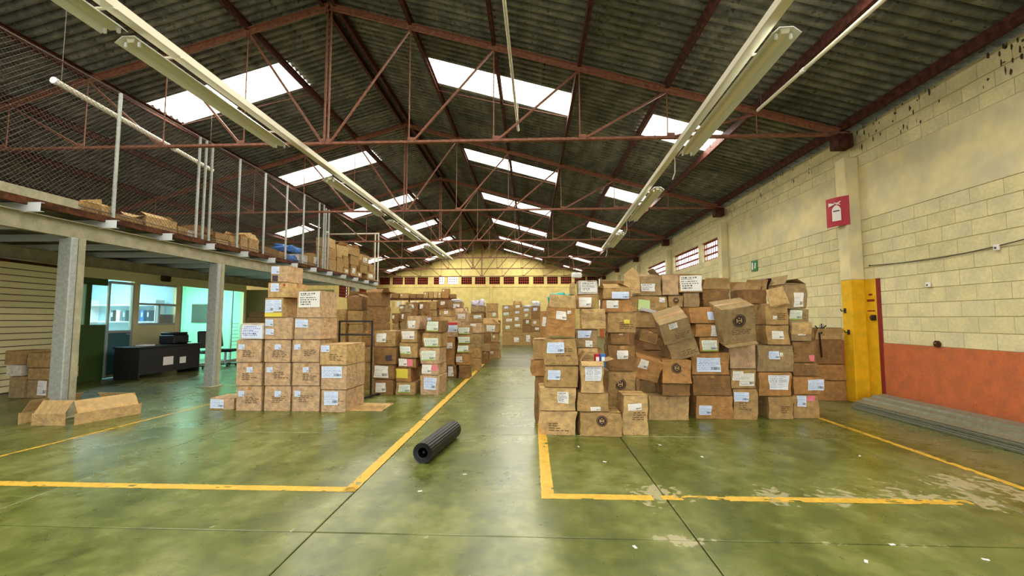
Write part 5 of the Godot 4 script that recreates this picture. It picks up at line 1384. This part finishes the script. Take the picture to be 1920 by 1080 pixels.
func carton_body(w: float, h: float, d: float, sd: float, dent: float, open: bool, n: int) -> ArrayMesh:
	var st := begin()
	var half := Vector3(w / 2, h, d / 2)
	var r := 0.006
	var c := Vector3(0, h / 2, 0)
	var hs := Vector3(w / 2, h / 2, d / 2)
	var group := 0
	for inner in ([false, true] if open else [false]):
		for ax in 3:
			for s in [-1, 1]:
				if open and ax == 1 and s == 1:
					continue
				group += 1
				st.set_smooth_group(group)
				var g := []
				for i in n + 1:
					var row := []
					for j in n + 1:
						var e := [0.0, 0.0, 0.0]
						e[ax] = s
						e[(ax + 1) % 3] = -1.0 + 2.0 * i / n
						e[(ax + 2) % 3] = -1.0 + 2.0 * j / n
						var hh := hs - Vector3.ONE * 0.005 if inner else hs
						var p := Vector3(e[0] * hh.x, e[1] * hh.y, e[2] * hh.z)
						if inner and e[1] > 0.99:
							p.y = hs.y
						if not inner:
							var k := Vector3(clampf(p.x, -hs.x + r, hs.x - r), clampf(p.y, -hs.y + r, hs.y - r), clampf(p.z, -hs.z + r, hs.z - r))
							if not (open and e[1] > 0.99):
								p = k + (p - k).normalized() * r
						row.append(skin(p + c, half, sd, dent))
					g.append(row)
				for i in n:
					for j in n:
						quad(st, g[i][j], g[i + 1][j], g[i + 1][j + 1], g[i][j + 1], c if not inner else (g[i][j] + (g[i][j] - c)))
	if open:
		st.set_smooth_group(-1)
		var o := [Vector3(-hs.x, h, -hs.z), Vector3(hs.x, h, -hs.z), Vector3(hs.x, h, hs.z), Vector3(-hs.x, h, hs.z)]
		for i in 4:
			for j in n:
				var a: Vector3 = o[i].lerp(o[(i + 1) % 4], float(j) / n)
				var b: Vector3 = o[i].lerp(o[(i + 1) % 4], float(j + 1) / n)
				var ai := Vector3(a.x * (1 - 0.005 / hs.x), a.y, a.z * (1 - 0.005 / hs.z))
				var bi := Vector3(b.x * (1 - 0.005 / hs.x), b.y, b.z * (1 - 0.005 / hs.z))
				quad(st, skin(a, half, sd, dent), skin(b, half, sd, dent), skin(bi, half, sd, dent), skin(ai, half, sd, dent), Vector3(0, -5, 0))
	return done(st)

# a patch that follows the carton's dented front: u v from the lower left corner
func front_patch(w: float, h: float, d: float, sd: float, dent: float, u0: float, v0: float, u1: float, v1: float, lift: float, st: SurfaceTool = null, tilt := 0.0) -> SurfaceTool:
	if st == null:
		st = begin()
	st.set_smooth_group(1)
	var nx := 5 if absf(u1 - u0) > 0.12 else 2
	var ny := 5 if absf(v1 - v0) > 0.12 else 2
	var P := func(i: int, j: int, l: float) -> Vector3:
		var u := lerpf(u0, u1, float(i) / nx)
		var v := lerpf(v0, v1, float(j) / ny) + tilt * (float(i) / nx - 0.5)
		var p := skin(Vector3((u - 0.5) * w, v * h, d / 2), Vector3(w, h, d), sd, dent)
		return p + Vector3(0, 0, l)
	for i in nx:
		for j in ny:
			var q := [[i, j], [i + 1, j], [i + 1, j + 1], [i, j + 1]]
			for t3 in [[0, 2, 1], [0, 3, 2]]:
				for k in t3:
					st.set_uv(Vector2(float(q[k][0]) / nx, 1.0 - float(q[k][1]) / ny))
					st.add_vertex(P.call(q[k][0], q[k][1], lift))
	return st

func flap(parent: Node, mesh_w: float, mesh_l: float, hinge: Vector3, out: Vector3, ang: float, m: Material) -> void:
	# ang: 0 stands up, 90 points outwards, 180 hangs down the side, -88 closed
	var side := Vector3.UP.cross(out)
	var dir := (Vector3.UP * cos(deg_to_rad(ang)) + out * sin(deg_to_rad(ang))).normalized()
	var b := Basis(side, dir, side.cross(dir))
	var n := 3
	var st := begin()
	st.set_smooth_group(-1)
	var curl := rng.randf_range(-0.03, 0.05) * (1.0 if ang > -60 else 0.0)
	for i in n:
		var y0 := mesh_l * i / n
		var y1 := mesh_l * (i + 1) / n
		var z0 := curl * pow(float(i) / n, 2)
		var z1 := curl * pow(float(i + 1) / n, 2)
		var w0 := mesh_w / 2 - 0.012 * i / n
		var w1 := mesh_w / 2 - 0.012 * (i + 1) / n
		var mid := Vector3(0, (y0 + y1) / 2, (z0 + z1) / 2)
		var a := [Vector3(-w0, y0, z0), Vector3(w0, y0, z0), Vector3(w1, y1, z1), Vector3(-w1, y1, z1)]
		var t := Vector3(0, 0, 0.002)
		quad(st, a[0] + t, a[1] + t, a[2] + t, a[3] + t, mid)
		quad(st, a[0] - t, a[1] - t, a[2] - t, a[3] - t, mid)
		for e in [[0, 1], [1, 2], [2, 3], [3, 0]]:
			quad(st, a[e[0]] - t, a[e[1]] - t, a[e[1]] + t, a[e[0]] + t, mid)
	part(parent, "flap", done(st), m, Transform3D(b, hinge))

const GROUPS := ["cartons", "cartons of the big pile by the yellow pillar", "pale cartons of the front block", "cartons of the stacks behind the black rack", "cartons stacked at the far end of the aisle", "cartons on the far rack", "cartons on the mezzanine", "cartons beside the office"]

func cartons() -> void:
	for i in CARTONS.size():
		carton(CARTONS[i], i)

func carton(r: Array, idx: int) -> void:
	var w: float = r[4]
	var h: float = r[5]
	var d: float = r[6]
	var g: int = r[14]
	var open: int = r[10]
	var b := Basis.from_euler(Vector3(deg_to_rad(r[15]) if r.size() > 15 else 0.0, deg_to_rad(r[7]), deg_to_rad(r[8])))
	var pos := Vector3(r[1], r[2], r[3]) - b.y * h / 2
	var t := thing("cardboard_carton", r[0], "carton", Transform3D(b, pos), GROUPS[g])
	var m: Material = M["card%d" % r[9]]
	var near := g <= 3
	var sd := idx * 3.77
	var dent := 0.026 if g in [1, 3, 6] else 0.007
	if g == 2:
		dent = 0.005
	var is_open := open in [2, 3, 6]
	var gap := 0.006
	var body_h := h if is_open else h - gap
	part(t, "body", carton_body(w, body_h, d, sd, dent, is_open, 8 if g == 1 else (6 if near else 4)), m)
	var q := d / 2
	if is_open:
		var fl := minf(w, d) * 0.45
		var angs := [0.0, 0.0, 0.0, 0.0]
		for k in 4:
			angs[k] = rng.randf_range(60, 120) if rng.randf() < 0.4 else rng.randf_range(-70, -15)
		angs[0] = rng.randf_range(-85, -40)
		if open == 3:
			angs = [rng.randf_range(6, 22), rng.randf_range(-25, 10), rng.randf_range(-60, -10), rng.randf_range(-60, -10)]
		if open == 6:
			angs = [104.0, -20.0, 88.0, -35.0]
		flap(t, w * 0.97, fl * (0.5 if open == 6 else 1.0), Vector3(0, h, q), Vector3.BACK, angs[0], M.card2 if open == 3 else m)
		flap(t, w * 0.97, fl, Vector3(0, h, -q), Vector3.FORWARD, angs[1], m)
		flap(t, d * 0.97, fl, Vector3(w / 2, h, 0), Vector3.RIGHT, angs[2], m)
		flap(t, d * 0.97, fl, Vector3(-w / 2, h, 0), Vector3.LEFT, angs[3], m)
	else:
		for s in [-1, 1]:
			var lift := rng.randf_range(0.2, 2.0) if near else 0.5
			var fm := box(Vector3(w - 0.008, 0.004, d / 2 - 0.005), 0.001)
			part(t, "flap", fm, m, turned(Vector3(0, body_h + 0.003, s * (d / 4)), 0, lift * s * 0.2))
		if near:
			var tp := begin()
			add_box(tp, Vector3(0, body_h + 0.0065, 0), Vector3(w - 0.004, 0.001, 0.055), 0.0003)
			for s in [-1, 1]:
				add_box(tp, Vector3(s * (w / 2 + 0.001 + dent * 0.15), body_h - 0.03, 0), Vector3(0.002, 0.06, 0.055), 0.0003)
			part(t, "tape", done(tp), M.tape)
			# meeting edge of the front panel: a dark slit where the flap folds over
			if rng.randf() < 0.4:
				var tf := front_patch(w, body_h, d, sd, dent, 0.46, 0.86, 0.46 + 0.055 / w, 0.99, 0.003)
				part(t, "tape", done(tf), M.tape)
		if open == 4:
			flap(t, w * 0.98, minf(h * 0.62, d * 0.5), Vector3(0, h - 0.004, q + 0.012), Vector3.BACK, 172, M["card2"])
		if open == 1:
			flap(t, w * 0.96, 0.09, Vector3(0, 0.012, q + 0.01), Vector3.BACK, 100, m)
	for l in r[11]:
		var kind: int = l[4]
		var lb := front_patch(w, body_h, d, sd, dent, l[0], l[1], l[2], l[3], 0.0055, null, rng.randf_range(-0.02, 0.02))
		part(t, "paper_label", done(lb), M["paper%d" % kind])
	var e = r[12]
	if e is Array:
		var em := emblem(e[2])
		var p := skin(Vector3((e[0] - 0.5) * w, e[1] * h, q), Vector3(w, h, d), sd, dent)
		var o := part(t, "emblem", em[0], M.ink, Transform3D(Basis.IDENTITY, p + Vector3(0, 0, 0.009)))
		part(o, "emblem_figure", em[1], M["card2"], at(0, 0, 0.001))
	if r[13] > 0:
		var st := begin()
		var rows := 3 if r[13] == 2 else 4
		var v := 0.36 if r[13] == 2 else rng.randf_range(0.45, 0.62)
		var u0 := rng.randf_range(0.25, 0.5)
		var lh := 0.022 / h
		for k in rows:
			var u := u0
			for n in rng.randi_range(2, 4):
				var ww := rng.randf_range(0.02, 0.07) / w
				if u + ww > 0.93:
					break
				front_patch(w, body_h, d, sd, dent, u, v, u + ww, v + lh * 0.55, 0.0035, st)
				u += ww + 0.014 / w
			v -= lh * 1.25
			if v < 0.1:
				break
		part(t, "print_lines", done(st), M.ink_soft)

# a dark disc with a ring, and the pale winged figure in it
func emblem(r: float) -> Array:
	var st := begin()
	st.set_smooth_group(-1)
	var n := 28
	for i in n:
		var a := TAU * i / n
		var b := TAU * (i + 1) / n
		var ca := Vector3(cos(a), sin(a), 0)
		var cb := Vector3(cos(b), sin(b), 0)
		tri(st, Vector3.ZERO, ca * r * 0.8, cb * r * 0.8, Vector3(0, 0, -1))
		quad(st, ca * r * 0.88, cb * r * 0.88, cb * r, ca * r, Vector3(0, 0, -1))
	var f := begin()
	for q in [[-0.34, 0.0, 0.14, 0.7], [0.34, 0.0, 0.14, 0.7], [0.0, 0.0, 0.6, 0.16], [0.0, 0.4, 0.16, 0.2], [0.0, -0.4, 0.16, 0.2]]:
		add_box(f, Vector3(q[0] * r, q[1] * r, 0), Vector3(q[2] * r, q[3] * r, 0.001), 0.0002)
	return [done(st), done(f)]

# ------------------------------------------------------------------ remaining things
func furnishings() -> void:
	# black roll on the aisle
	var a := Vector3(-1.05, 0, -4.27)
	var b := Vector3(-0.92, 0, -5.2)
	var t := thing("rubber_mat_roll", "black ribbed mat rolled up on the aisle floor", "roll", Transform3D(frame_of(a, b, Vector3.UP), a + Vector3(0, 0.098, 0)))
	var L := a.distance_to(b)
	var outer := PackedVector2Array()
	for i in 72:
		var rr := 0.096 + (0.0025 if i % 3 == 0 else -0.001)
		outer.append(Vector2.from_angle(TAU * i / 72) * rr)
	var st := begin()
	st.set_smooth_group(-1)
	for i in 72:
		var p := outer[i]
		var q := outer[(i + 1) % 72]
		quad(st, Vector3(p.x, p.y, 0), Vector3(q.x, q.y, 0), Vector3(q.x, q.y, L), Vector3(p.x, p.y, L), Vector3(0, 0, L / 2))
		var pi := p.normalized() * 0.05
		var qi := q.normalized() * 0.05
		quad(st, Vector3(pi.x, pi.y, 0.01), Vector3(qi.x, qi.y, 0.01), Vector3(qi.x, qi.y, L), Vector3(pi.x, pi.y, L), Vector3(p.x * 3, p.y * 3, L / 2))
		quad(st, Vector3(p.x, p.y, 0), Vector3(q.x, q.y, 0), Vector3(qi.x, qi.y, 0.01), Vector3(pi.x, pi.y, 0.01), Vector3(0, 0, L))
		quad(st, Vector3(p.x, p.y, L), Vector3(q.x, q.y, L), Vector3(qi.x, qi.y, L), Vector3(pi.x, pi.y, L), Vector3(0, 0, 0))
	part(t, "rolled_mat", done(st), M.rubber)
	st = begin()
	for k in 3:
		var r0 := 0.058 + 0.012 * k
		for i in 40:
			var u := Vector2.from_angle(TAU * i / 40)
			var v := Vector2.from_angle(TAU * (i + 1) / 40)
			quad(st, Vector3(u.x * r0, u.y * r0, -0.002), Vector3(v.x * r0, v.y * r0, -0.002), Vector3(v.x * (r0 + 0.004), v.y * (r0 + 0.004), -0.002), Vector3(u.x * (r0 + 0.004), u.y * (r0 + 0.004), -0.002), Vector3(0, 0, 1))
	part(t, "roll_layers", done(st), M.black_gloss)
	part(t, "core_tube", tube([Vector3(0, 0, 0.03), Vector3(0, 0, L - 0.02)], 0.012, 8), M.black)

	# black garment rack
	t = thing("garment_rack", "black steel garment rack frame beside the front block", "rack", at(-3.1, 0, -7.72))
	for x in [-0.32, 0.27]:
		part(t, "upright", box(Vector3(0.03, 1.34, 0.03), 0.005), M.black, at(x, 0.67, 0))
		part(t, "foot", box(Vector3(0.04, 0.03, 0.5), 0.006), M.black, turned(Vector3(x, 0.03, 0), -16))
	part(t, "top_bar", box(Vector3(0.62, 0.03, 0.03), 0.005), M.black, at(-0.025, 1.34, 0))
	part(t, "lower_bar", box(Vector3(0.6, 0.025, 0.025), 0.004), M.black, at(-0.025, 1.1, -0.01))

	# flattened cardboard by the block
	t = thing("flattened_carton", "flattened cardboard sheet lying by the front block", "cardboard", at(-2.5, 0, -6.9))
	part(t, "sheet", box(Vector3(0.5, 0.01, 0.6), 0.002), M.card2, at(0.0, 0.006, 0))
	part(t, "fold", box(Vector3(0.5, 0.008, 0.24), 0.002), M.card0, turned(Vector3(-0.03, 0.018, 0.14), 6, 3))

	# carton sleeve round the foot of the first mezzanine column
	t = thing("carton_sleeve", "open cardboard sleeve around the nearest mezzanine column's foot", "cardboard", at(-6.2, 0, -5.95))
	for q in [[Vector3(-0.08, 0, 0.4), 0.46, 0.0], [Vector3(0.37, 0, 0.02), 0.76, 72.0], [Vector3(0.12, 0, -0.42), 0.6, 180.0], [Vector3(-0.52, 0, 0.0), 0.76, -90.0]]:
		var xf := turned(q[0], q[2])
		part(t, "side_panel", box(Vector3(q[1], 0.15, 0.006), 0.001), M.card2, xf * at(0, 0.075, 0))
		part(t, "flap", box(Vector3(q[1] * 0.92, 0.19, 0.005), 0.001), M.card2, xf * turned(Vector3(0, 0.225, -0.055), 0, -34))

	# galvanised deck sheets along the right wall
	for k in 2:
		t = thing("ribbed_metal_sheets", ["lower ribbed galvanised decking sheet on the floor by the orange dado", "upper ribbed galvanised decking sheet by the orange dado"][k], "metal sheet", turned(Vector3(5.02 + 0.02 * k, 0.022 + 0.062 * k, -4.1), 0, 0, 15), "galvanised sheets along the wall")
		t.rotation_degrees = Vector3(0, 1.2, 15)
		var prof := PackedVector2Array()
		var base := [[0.0, -0.02], [0.0, 0.03], [0.12, 0.03], [0.135, 0.055], [0.165, 0.055], [0.175, 0.03], [0.27, 0.03], [0.285, 0.055], [0.315, 0.055], [0.325, 0.03], [0.45, 0.03], [0.45, -0.02]]
		for p in base:
			prof.append(Vector2(p[0], p[1]))
		for i in range(base.size() - 1, -1, -1):
			var p: Array = base[i]
			prof.append(Vector2(p[0] + (0.004 if p[0] < 0.01 else (-0.004 if p[0] > 0.44 else 0.0)), p[1] - (0.004 if p[1] > 0 else 0.0)))
		# x of a sweep towards -z points to -x: mirror
		var mir := PackedVector2Array()
		for p in prof:
			mir.append(Vector2(-p.x, p.y))
		part(t, "sheet", sweep(mir, Vector3.ZERO, Vector3(0, 0, -3.08 + 0.06 * k)), M.deck_metal)
		part(t, "front_lip", box(Vector3(0.01, 0.03, 3.0), 0.002), M.deck_metal, at(-0.012, 0.0, -1.53))
	t = thing("support_batten", "dark timber batten under the galvanised sheets at the wall", "timber", at(5.47, 0, -5.6))
	part(t, "batten", box(Vector3(0.07, 0.1, 3.0), 0.008), M.black, at(0, 0.065, 0))
	part(t, "wedge", box(Vector3(0.06, 0.03, 0.3), 0.004), M.deck, at(0, 0.115, 1.3))

	# extinguisher sign, folded round the pillar's face
	t = thing("extinguisher_sign", "red extinguisher sign with a white cylinder on the pillar", "sign", Transform3D(Basis(Vector3.UP, deg_to_rad(-62)), Vector3(5.25, 2.96, -7.68)))
	var cv := begin()
	cv.set_smooth_group(-1)
	var curve := func(u: float) -> Vector2: return Vector2((u - 0.5) * 0.36, 0.035 - 0.14 * (u - 0.5) * (u - 0.5))
	for i in 8:
		var p: Vector2 = curve.call(i / 8.0)
		var q: Vector2 = curve.call((i + 1) / 8.0)
		add_box(cv, Vector3((p.x + q.x) / 2, 0.25, (p.y + q.y) / 2), Vector3(p.distance_to(q) + 0.002, 0.5, 0.006), 0.001, Basis(Vector3.UP, -atan2(q.y - p.y, q.x - p.x)))
	part(t, "plate", done(cv), M.red)
	cv = begin()
	add_box(cv, Vector3(0, 0.19, 0.041), Vector3(0.14, 0.2, 0.008), 0.003)
	var sh := PackedVector2Array([Vector2(-0.07, 0.29), Vector2(0.07, 0.29), Vector2(0.05, 0.33), Vector2(0.015, 0.36), Vector2(-0.015, 0.36), Vector2(-0.05, 0.33)])
	add_sweep(cv, sh, Vector3(0, 0, 0.038), Vector3(0, 0, 0.045))
	part(t, "cylinder_figure", done(cv), M.white)
	part(t, "figure_band", box(Vector3(0.1, 0.02, 0.01), 0.002), M.black, at(0, 0.262, 0.042))
	cv = begin()
	add_sweep(cv, PackedVector2Array([Vector2(-0.12, 0.35), Vector2(-0.03, 0.38), Vector2(-0.03, 0.395), Vector2(-0.12, 0.42)]), Vector3(0, 0, 0.034), Vector3(0, 0, 0.043))
	add_sweep(cv, PackedVector2Array([Vector2(0.0, 0.37), Vector2(0.07, 0.41), Vector2(0.07, 0.425), Vector2(0.0, 0.395)]), Vector3(0, 0, 0.034), Vector3(0, 0, 0.043))
	add_sweep(cv, PackedVector2Array([Vector2(0.0, 0.385), Vector2(0.06, 0.36), Vector2(0.065, 0.37), Vector2(-0.03, 0.42), Vector2(-0.035, 0.405)]), Vector3(0, 0, 0.034), Vector3(0, 0, 0.043))
	part(t, "valve_figure", done(cv), M.white)

	t = thing("exit_sign", "small green exit sign on the block wall above the pile", "sign", Transform3D(Basis(Vector3.UP, -PI / 2), Vector3(5.515, 2.56, -11.1)))
	part(t, "plate", box(Vector3(0.3, 0.26, 0.012), 0.003), M.green_sign, at(0, 0.13, 0))
	part(t, "running_figure", box(Vector3(0.05, 0.14, 0.004), 0.001), M.white, turned(Vector3(0.05, 0.13, 0.008), 0, 0, -14))
	part(t, "doorway_mark", box(Vector3(0.07, 0.18, 0.004), 0.001), M.white, at(-0.08, 0.13, 0.008))
	for q in [[5.505, 2.19, -5.42, "white"], [5.505, 1.82, -6.35, "small"]]:
		t = thing("wall_socket", "%s wall box on the block courses over the dado" % ("white square" if q[3] == "white" else "tiny pale"), "wall box", at(q[0], q[1], q[2]))
		part(t, "cover", box(Vector3(0.03, 0.07, 0.06), 0.006), M.white, at(0, 0.035, 0))
		part(t, "knockout", cyl(0.012, 0.006, 10), M.black, Transform3D(Basis(Vector3.FORWARD, PI / 2), Vector3(-0.016, 0.03, 0)))
	t = thing("rusty_wall_plug", "round rusty plug at the dado's upper edge", "plug", at(5.51, 1.02, -6.28))
	part(t, "plug", cyl(0.045, 0.03, 14), M.deck, Transform3D(Basis(Vector3.FORWARD, PI / 2), Vector3(0, 0.02, 0)))
	part(t, "bolt", cyl(0.014, 0.05, 8), M.steel, Transform3D(Basis(Vector3.FORWARD, PI / 2), Vector3(-0.01, 0.03, 0)))
	for q in [[5.285, 1.52, -7.7, "upper"], [5.285, 1.16, -7.64, "lower"]]:
		t = thing("wall_hook", "%s dark iron hook on the yellow pillar" % q[3], "hook", at(q[0], q[1], q[2]))
		part(t, "plate", box(Vector3(0.012, 0.08, 0.05), 0.003), M.black, at(0.008, 0, 0))
		part(t, "prong", tube([Vector3(0, 0, 0), Vector3(-0.05, -0.01, 0), Vector3(-0.06, 0.03, 0)], 0.008, 6), M.black)
	t = thing("hose_valve", "dark valve box on the yellow wall patch by the pillar", "valve", at(5.5, 1.4, -7.36))
	part(t, "body", box(Vector3(0.05, 0.09, 0.08), 0.01), M.black, at(0, 0, 0))
	part(t, "wheel", cyl(0.03, 0.012, 12), M.deck, Transform3D(Basis(Vector3.FORWARD, PI / 2), Vector3(-0.035, 0, 0)))
	t = thing("wall_wire", "thin dark wire sagging along the block wall", "wire", at(5.51, 2.25, -7.4))
	var pts := []
	for i in 14:
		var u := i / 13.0
		pts.append(Vector3(0.004, -0.09 * sin(u * PI) + 0.1 * u, u * 2.9))
	part(t, "wire", tube(pts, 0.006, 5), M.black)
	part(t, "clip", box(Vector3(0.02, 0.02, 0.02), 0.003), M.black, at(0.008, 0, 0))

	# bags and bits on the pile
	bag("teal_bag", "teal plastic bag on the leaning orange-brown carton", Vector3(0.35, 1.48, -5.62), Vector3(0.24, 0.24, 0.2), M.teal_bag)
	for q in [[0.815, M.red, "red", "red packet in the tall open carton"], [0.882, M.blue, "blue", "blue packet in the tall open carton"]]:
		t = thing("small_packet", q[3], "packet", turned(Vector3(q[0] - 0.03, 0.8, -5.4), 8))
		part(t, "pack_body", box(Vector3(0.06, 0.16, 0.05), 0.006), q[1], at(0, 0.08, 0))
		part(t, "pack_label", box(Vector3(0.04, 0.05, 0.002), 0.0005), M.white, at(0, 0.1, 0.026))
	t = thing("plum_paper_roll", "plum kraft paper roll sticking out of the open carton", "paper", turned(Vector3(3.52, 1.83, -7.12), 20))
	var arc := PackedVector2Array()
	for i in 13:
		arc.append(Vector2.from_angle(PI * i / 12.0) * 0.17)
	for i in 13:
		arc.append(Vector2.from_angle(PI * (12 - i) / 12.0) * 0.16)
	part(t, "paper_roll", sweep(arc, Vector3.ZERO, Vector3(0, 0, 0.3)), M.plum)
	part(t, "outer_wrap", sweep(ring(0.15, 14), Vector3(0, 0.02, 0.0), Vector3(0, 0.02, 0.05)), M.plum)
	t = thing("torn_cardboard_flap", "torn cardboard piece hanging over the bulging carton stack", "cardboard", turned(Vector3(3.46, 1.575, -6.32), 4, -6, 10))
	part(t, "torn_sheet", sweep(PackedVector2Array([Vector2(-0.14, 0.0), Vector2(-0.05, -0.02), Vector2(0.06, 0.01), Vector2(0.15, -0.01), Vector2(0.12, 0.25), Vector2(-0.13, 0.24)]), Vector3.ZERO, Vector3(0, 0, 0.006)), M.card2)
	part(t, "frayed_edge", box(Vector3(0.2, 0.02, 0.01), 0.002), M.card0, at(0.0, 0.0, 0.004))
	t = thing("black_plastic_ribbon", "black plastic ribbon tuft on the open carton by the pillar", "plastic", at(4.93, 1.1, -7.78))
	for i in 7:
		var an := i * 51.0
		part(t, "strip", box(Vector3(0.02, 0.2, 0.004), 0.001), M.black_gloss, turned(Vector3(0.03 * sin(an), 0.1, 0.02 * cos(an)), an, 20 - i * 8, i * 14 - 42))
	part(t, "tail", box(Vector3(0.03, 0.42, 0.004), 0.001), M.black_gloss, turned(Vector3(-0.05, -0.16, 0.06), 5, 0, 3))
	t = thing("torn_white_paper", "torn white paper draped over the wide carton of the pile", "paper", turned(Vector3(1.69, 1.53, -6.72), 5, -8, -6))
	part(t, "sheet", box(Vector3(0.18, 0.16, 0.003), 0.001), M.paper5, at(0, 0.06, 0))
	part(t, "curl", box(Vector3(0.24, 0.05, 0.004), 0.001), M.white, turned(Vector3(0.06, -0.02, 0.02), 0, 30, -8))
	t = thing("upright_cardboard_flap", "tall pale cardboard flap rising at the summit of the pile", "cardboard", turned(Vector3(1.53, 1.76, -6.68), 6, -4, 4))
	part(t, "panel", sweep(PackedVector2Array([Vector2(-0.12, 0.0), Vector2(0.1, 0.0), Vector2(0.12, 0.28), Vector2(0.03, 0.4), Vector2(-0.12, 0.3)]), Vector3.ZERO, Vector3(0, 0, 0.008)), M.card2)
	part(t, "crease", box(Vector3(0.22, 0.006, 0.012), 0.002), M.card0, at(-0.01, 0.2, 0.004))
	# wrapped goods among the far stacks
	bag("lilac_bag", "round lilac bag on the stacks near the aisle's far end", Vector3(-2.05, 1.855, -16.0), Vector3(0.3, 0.2, 0.3), M.lilac)
	bag("lilac_bag", "tall lilac bag beside the round lilac one", Vector3(-1.82, 1.855, -15.95), Vector3(0.2, 0.24, 0.26), M.lilac)
	bag("film_bundle", "white film bundle on the stack of the film-wrapped carton", Vector3(-2.36, 1.91, -13.8), Vector3(0.3, 0.1, 0.4), M.film)
	bag("film_bundle", "pale film bundle topping the third far column", Vector3(-0.24, 1.97, -23.45), Vector3(0.4, 0.16, 0.4), M.film)
	bag("film_bundle", "pale film bundle topping the fourth far column", Vector3(0.22, 2.04, -23.45), Vector3(0.4, 0.3, 0.4), M.film)
	bag("blue_bag", "upper blue bag on the mezzanine by the chain-link's end", Vector3(-7.1, 3.3, -12.45), Vector3(0.5, 0.22, 0.9), M.blue)
	bag("blue_bag", "lower blue bag on the mezzanine deck by the chain-link's end", Vector3(-6.72, 2.945, -11.85), Vector3(0.26, 0.2, 0.5), M.blue)
	bag("dark_bag", "black bag between the two blue bags on the mezzanine", Vector3(-7.2, 2.945, -12.45), Vector3(0.34, 0.4, 0.5), M.black)
	bag("black_sack", "black sack standing behind the front block's office side", Vector3(-4.75, 0.0, -7.6), Vector3(0.5, 1.25, 0.4), M.black)

	# far rack with white posts and a brown beam
	t = thing("far_storage_rack", "brown beamed rack with pale cloth ends near the end wall", "rack", at(-6.9, 0, -27.25))
	part(t, "beam", box(Vector3(4.45, 0.12, 0.06), 0.006), M.deck, at(0, 2.6, 0.25))
	part(t, "shelf_board", box(Vector3(4.4, 0.03, 0.6), 0.004), M.deck, at(0, 2.645, -0.04))
	for i in 4:
		part(t, "upright", box(Vector3(0.08, 2.62, 0.08), 0.006), M.deck, at(-2.15 + i * 1.433, 1.31, 0.2))
	for i in 14:
		part(t, "hanging_tag", box(Vector3(0.1 + 0.05 * (i % 3), 0.32 + 0.06 * (i % 2), 0.04), 0.01), [M.white, M.card2, M.film][i % 3], at(-2.0 + i * 0.3, 2.3, 0.24))
	# litter specks on the floor
	for i in 12:
		var p: Vector3 = [Vector3(-0.6, 0, -4.0), Vector3(-0.3, 0, -5.0), Vector3(1.7, 0, -4.6), Vector3(1.4, 0, -5.0), Vector3(2.2, 0, -2.9), Vector3(1.9, 0, -2.7), Vector3(0.5, 0, -4.9), Vector3(0.7, 0, -4.4), Vector3(-0.9, 0, -3.6), Vector3(3.3, 0, -4.7), Vector3(0.62, 0, -2.8), Vector3(2.6, 0, -2.75)][i]
		var sc := thing("paper_scrap", ["white paper scrap before the black roll", "white paper scrap beyond the black roll", "white scrap before the pile's middle", "white scrap close to the pile's foot", "white scrap on the nearer slab by the joint", "white scrap on the near slab, closest to camera", "white scrap before the tall upright carton", "white scrap inside the yellow corner", "white scrap nearest the yellow left corner", "white scrap along the wall-side joint", "white scrap just inside the near joint", "white scrap farthest to the wall on the near slab"][i], "paper scrap", turned(p, i * 47.0), "paper scraps on the floor")
		part(sc, "scrap", box(Vector3(0.035, 0.003, 0.018), 0.001), M.white, at(0, 0.002, 0))

func bag(called: String, label: String, pos: Vector3, size: Vector3, m: Material) -> void:
	var t := thing(called, label, "bag", Transform3D(Basis.IDENTITY, pos))
	part(t, "bag_body", blob(size, pos.x * 3.0 + pos.z), m)
	part(t, "knot", blob(size * 0.22, pos.x + 9.0), m, at(size.x * 0.1, size.y * 0.7, 0))
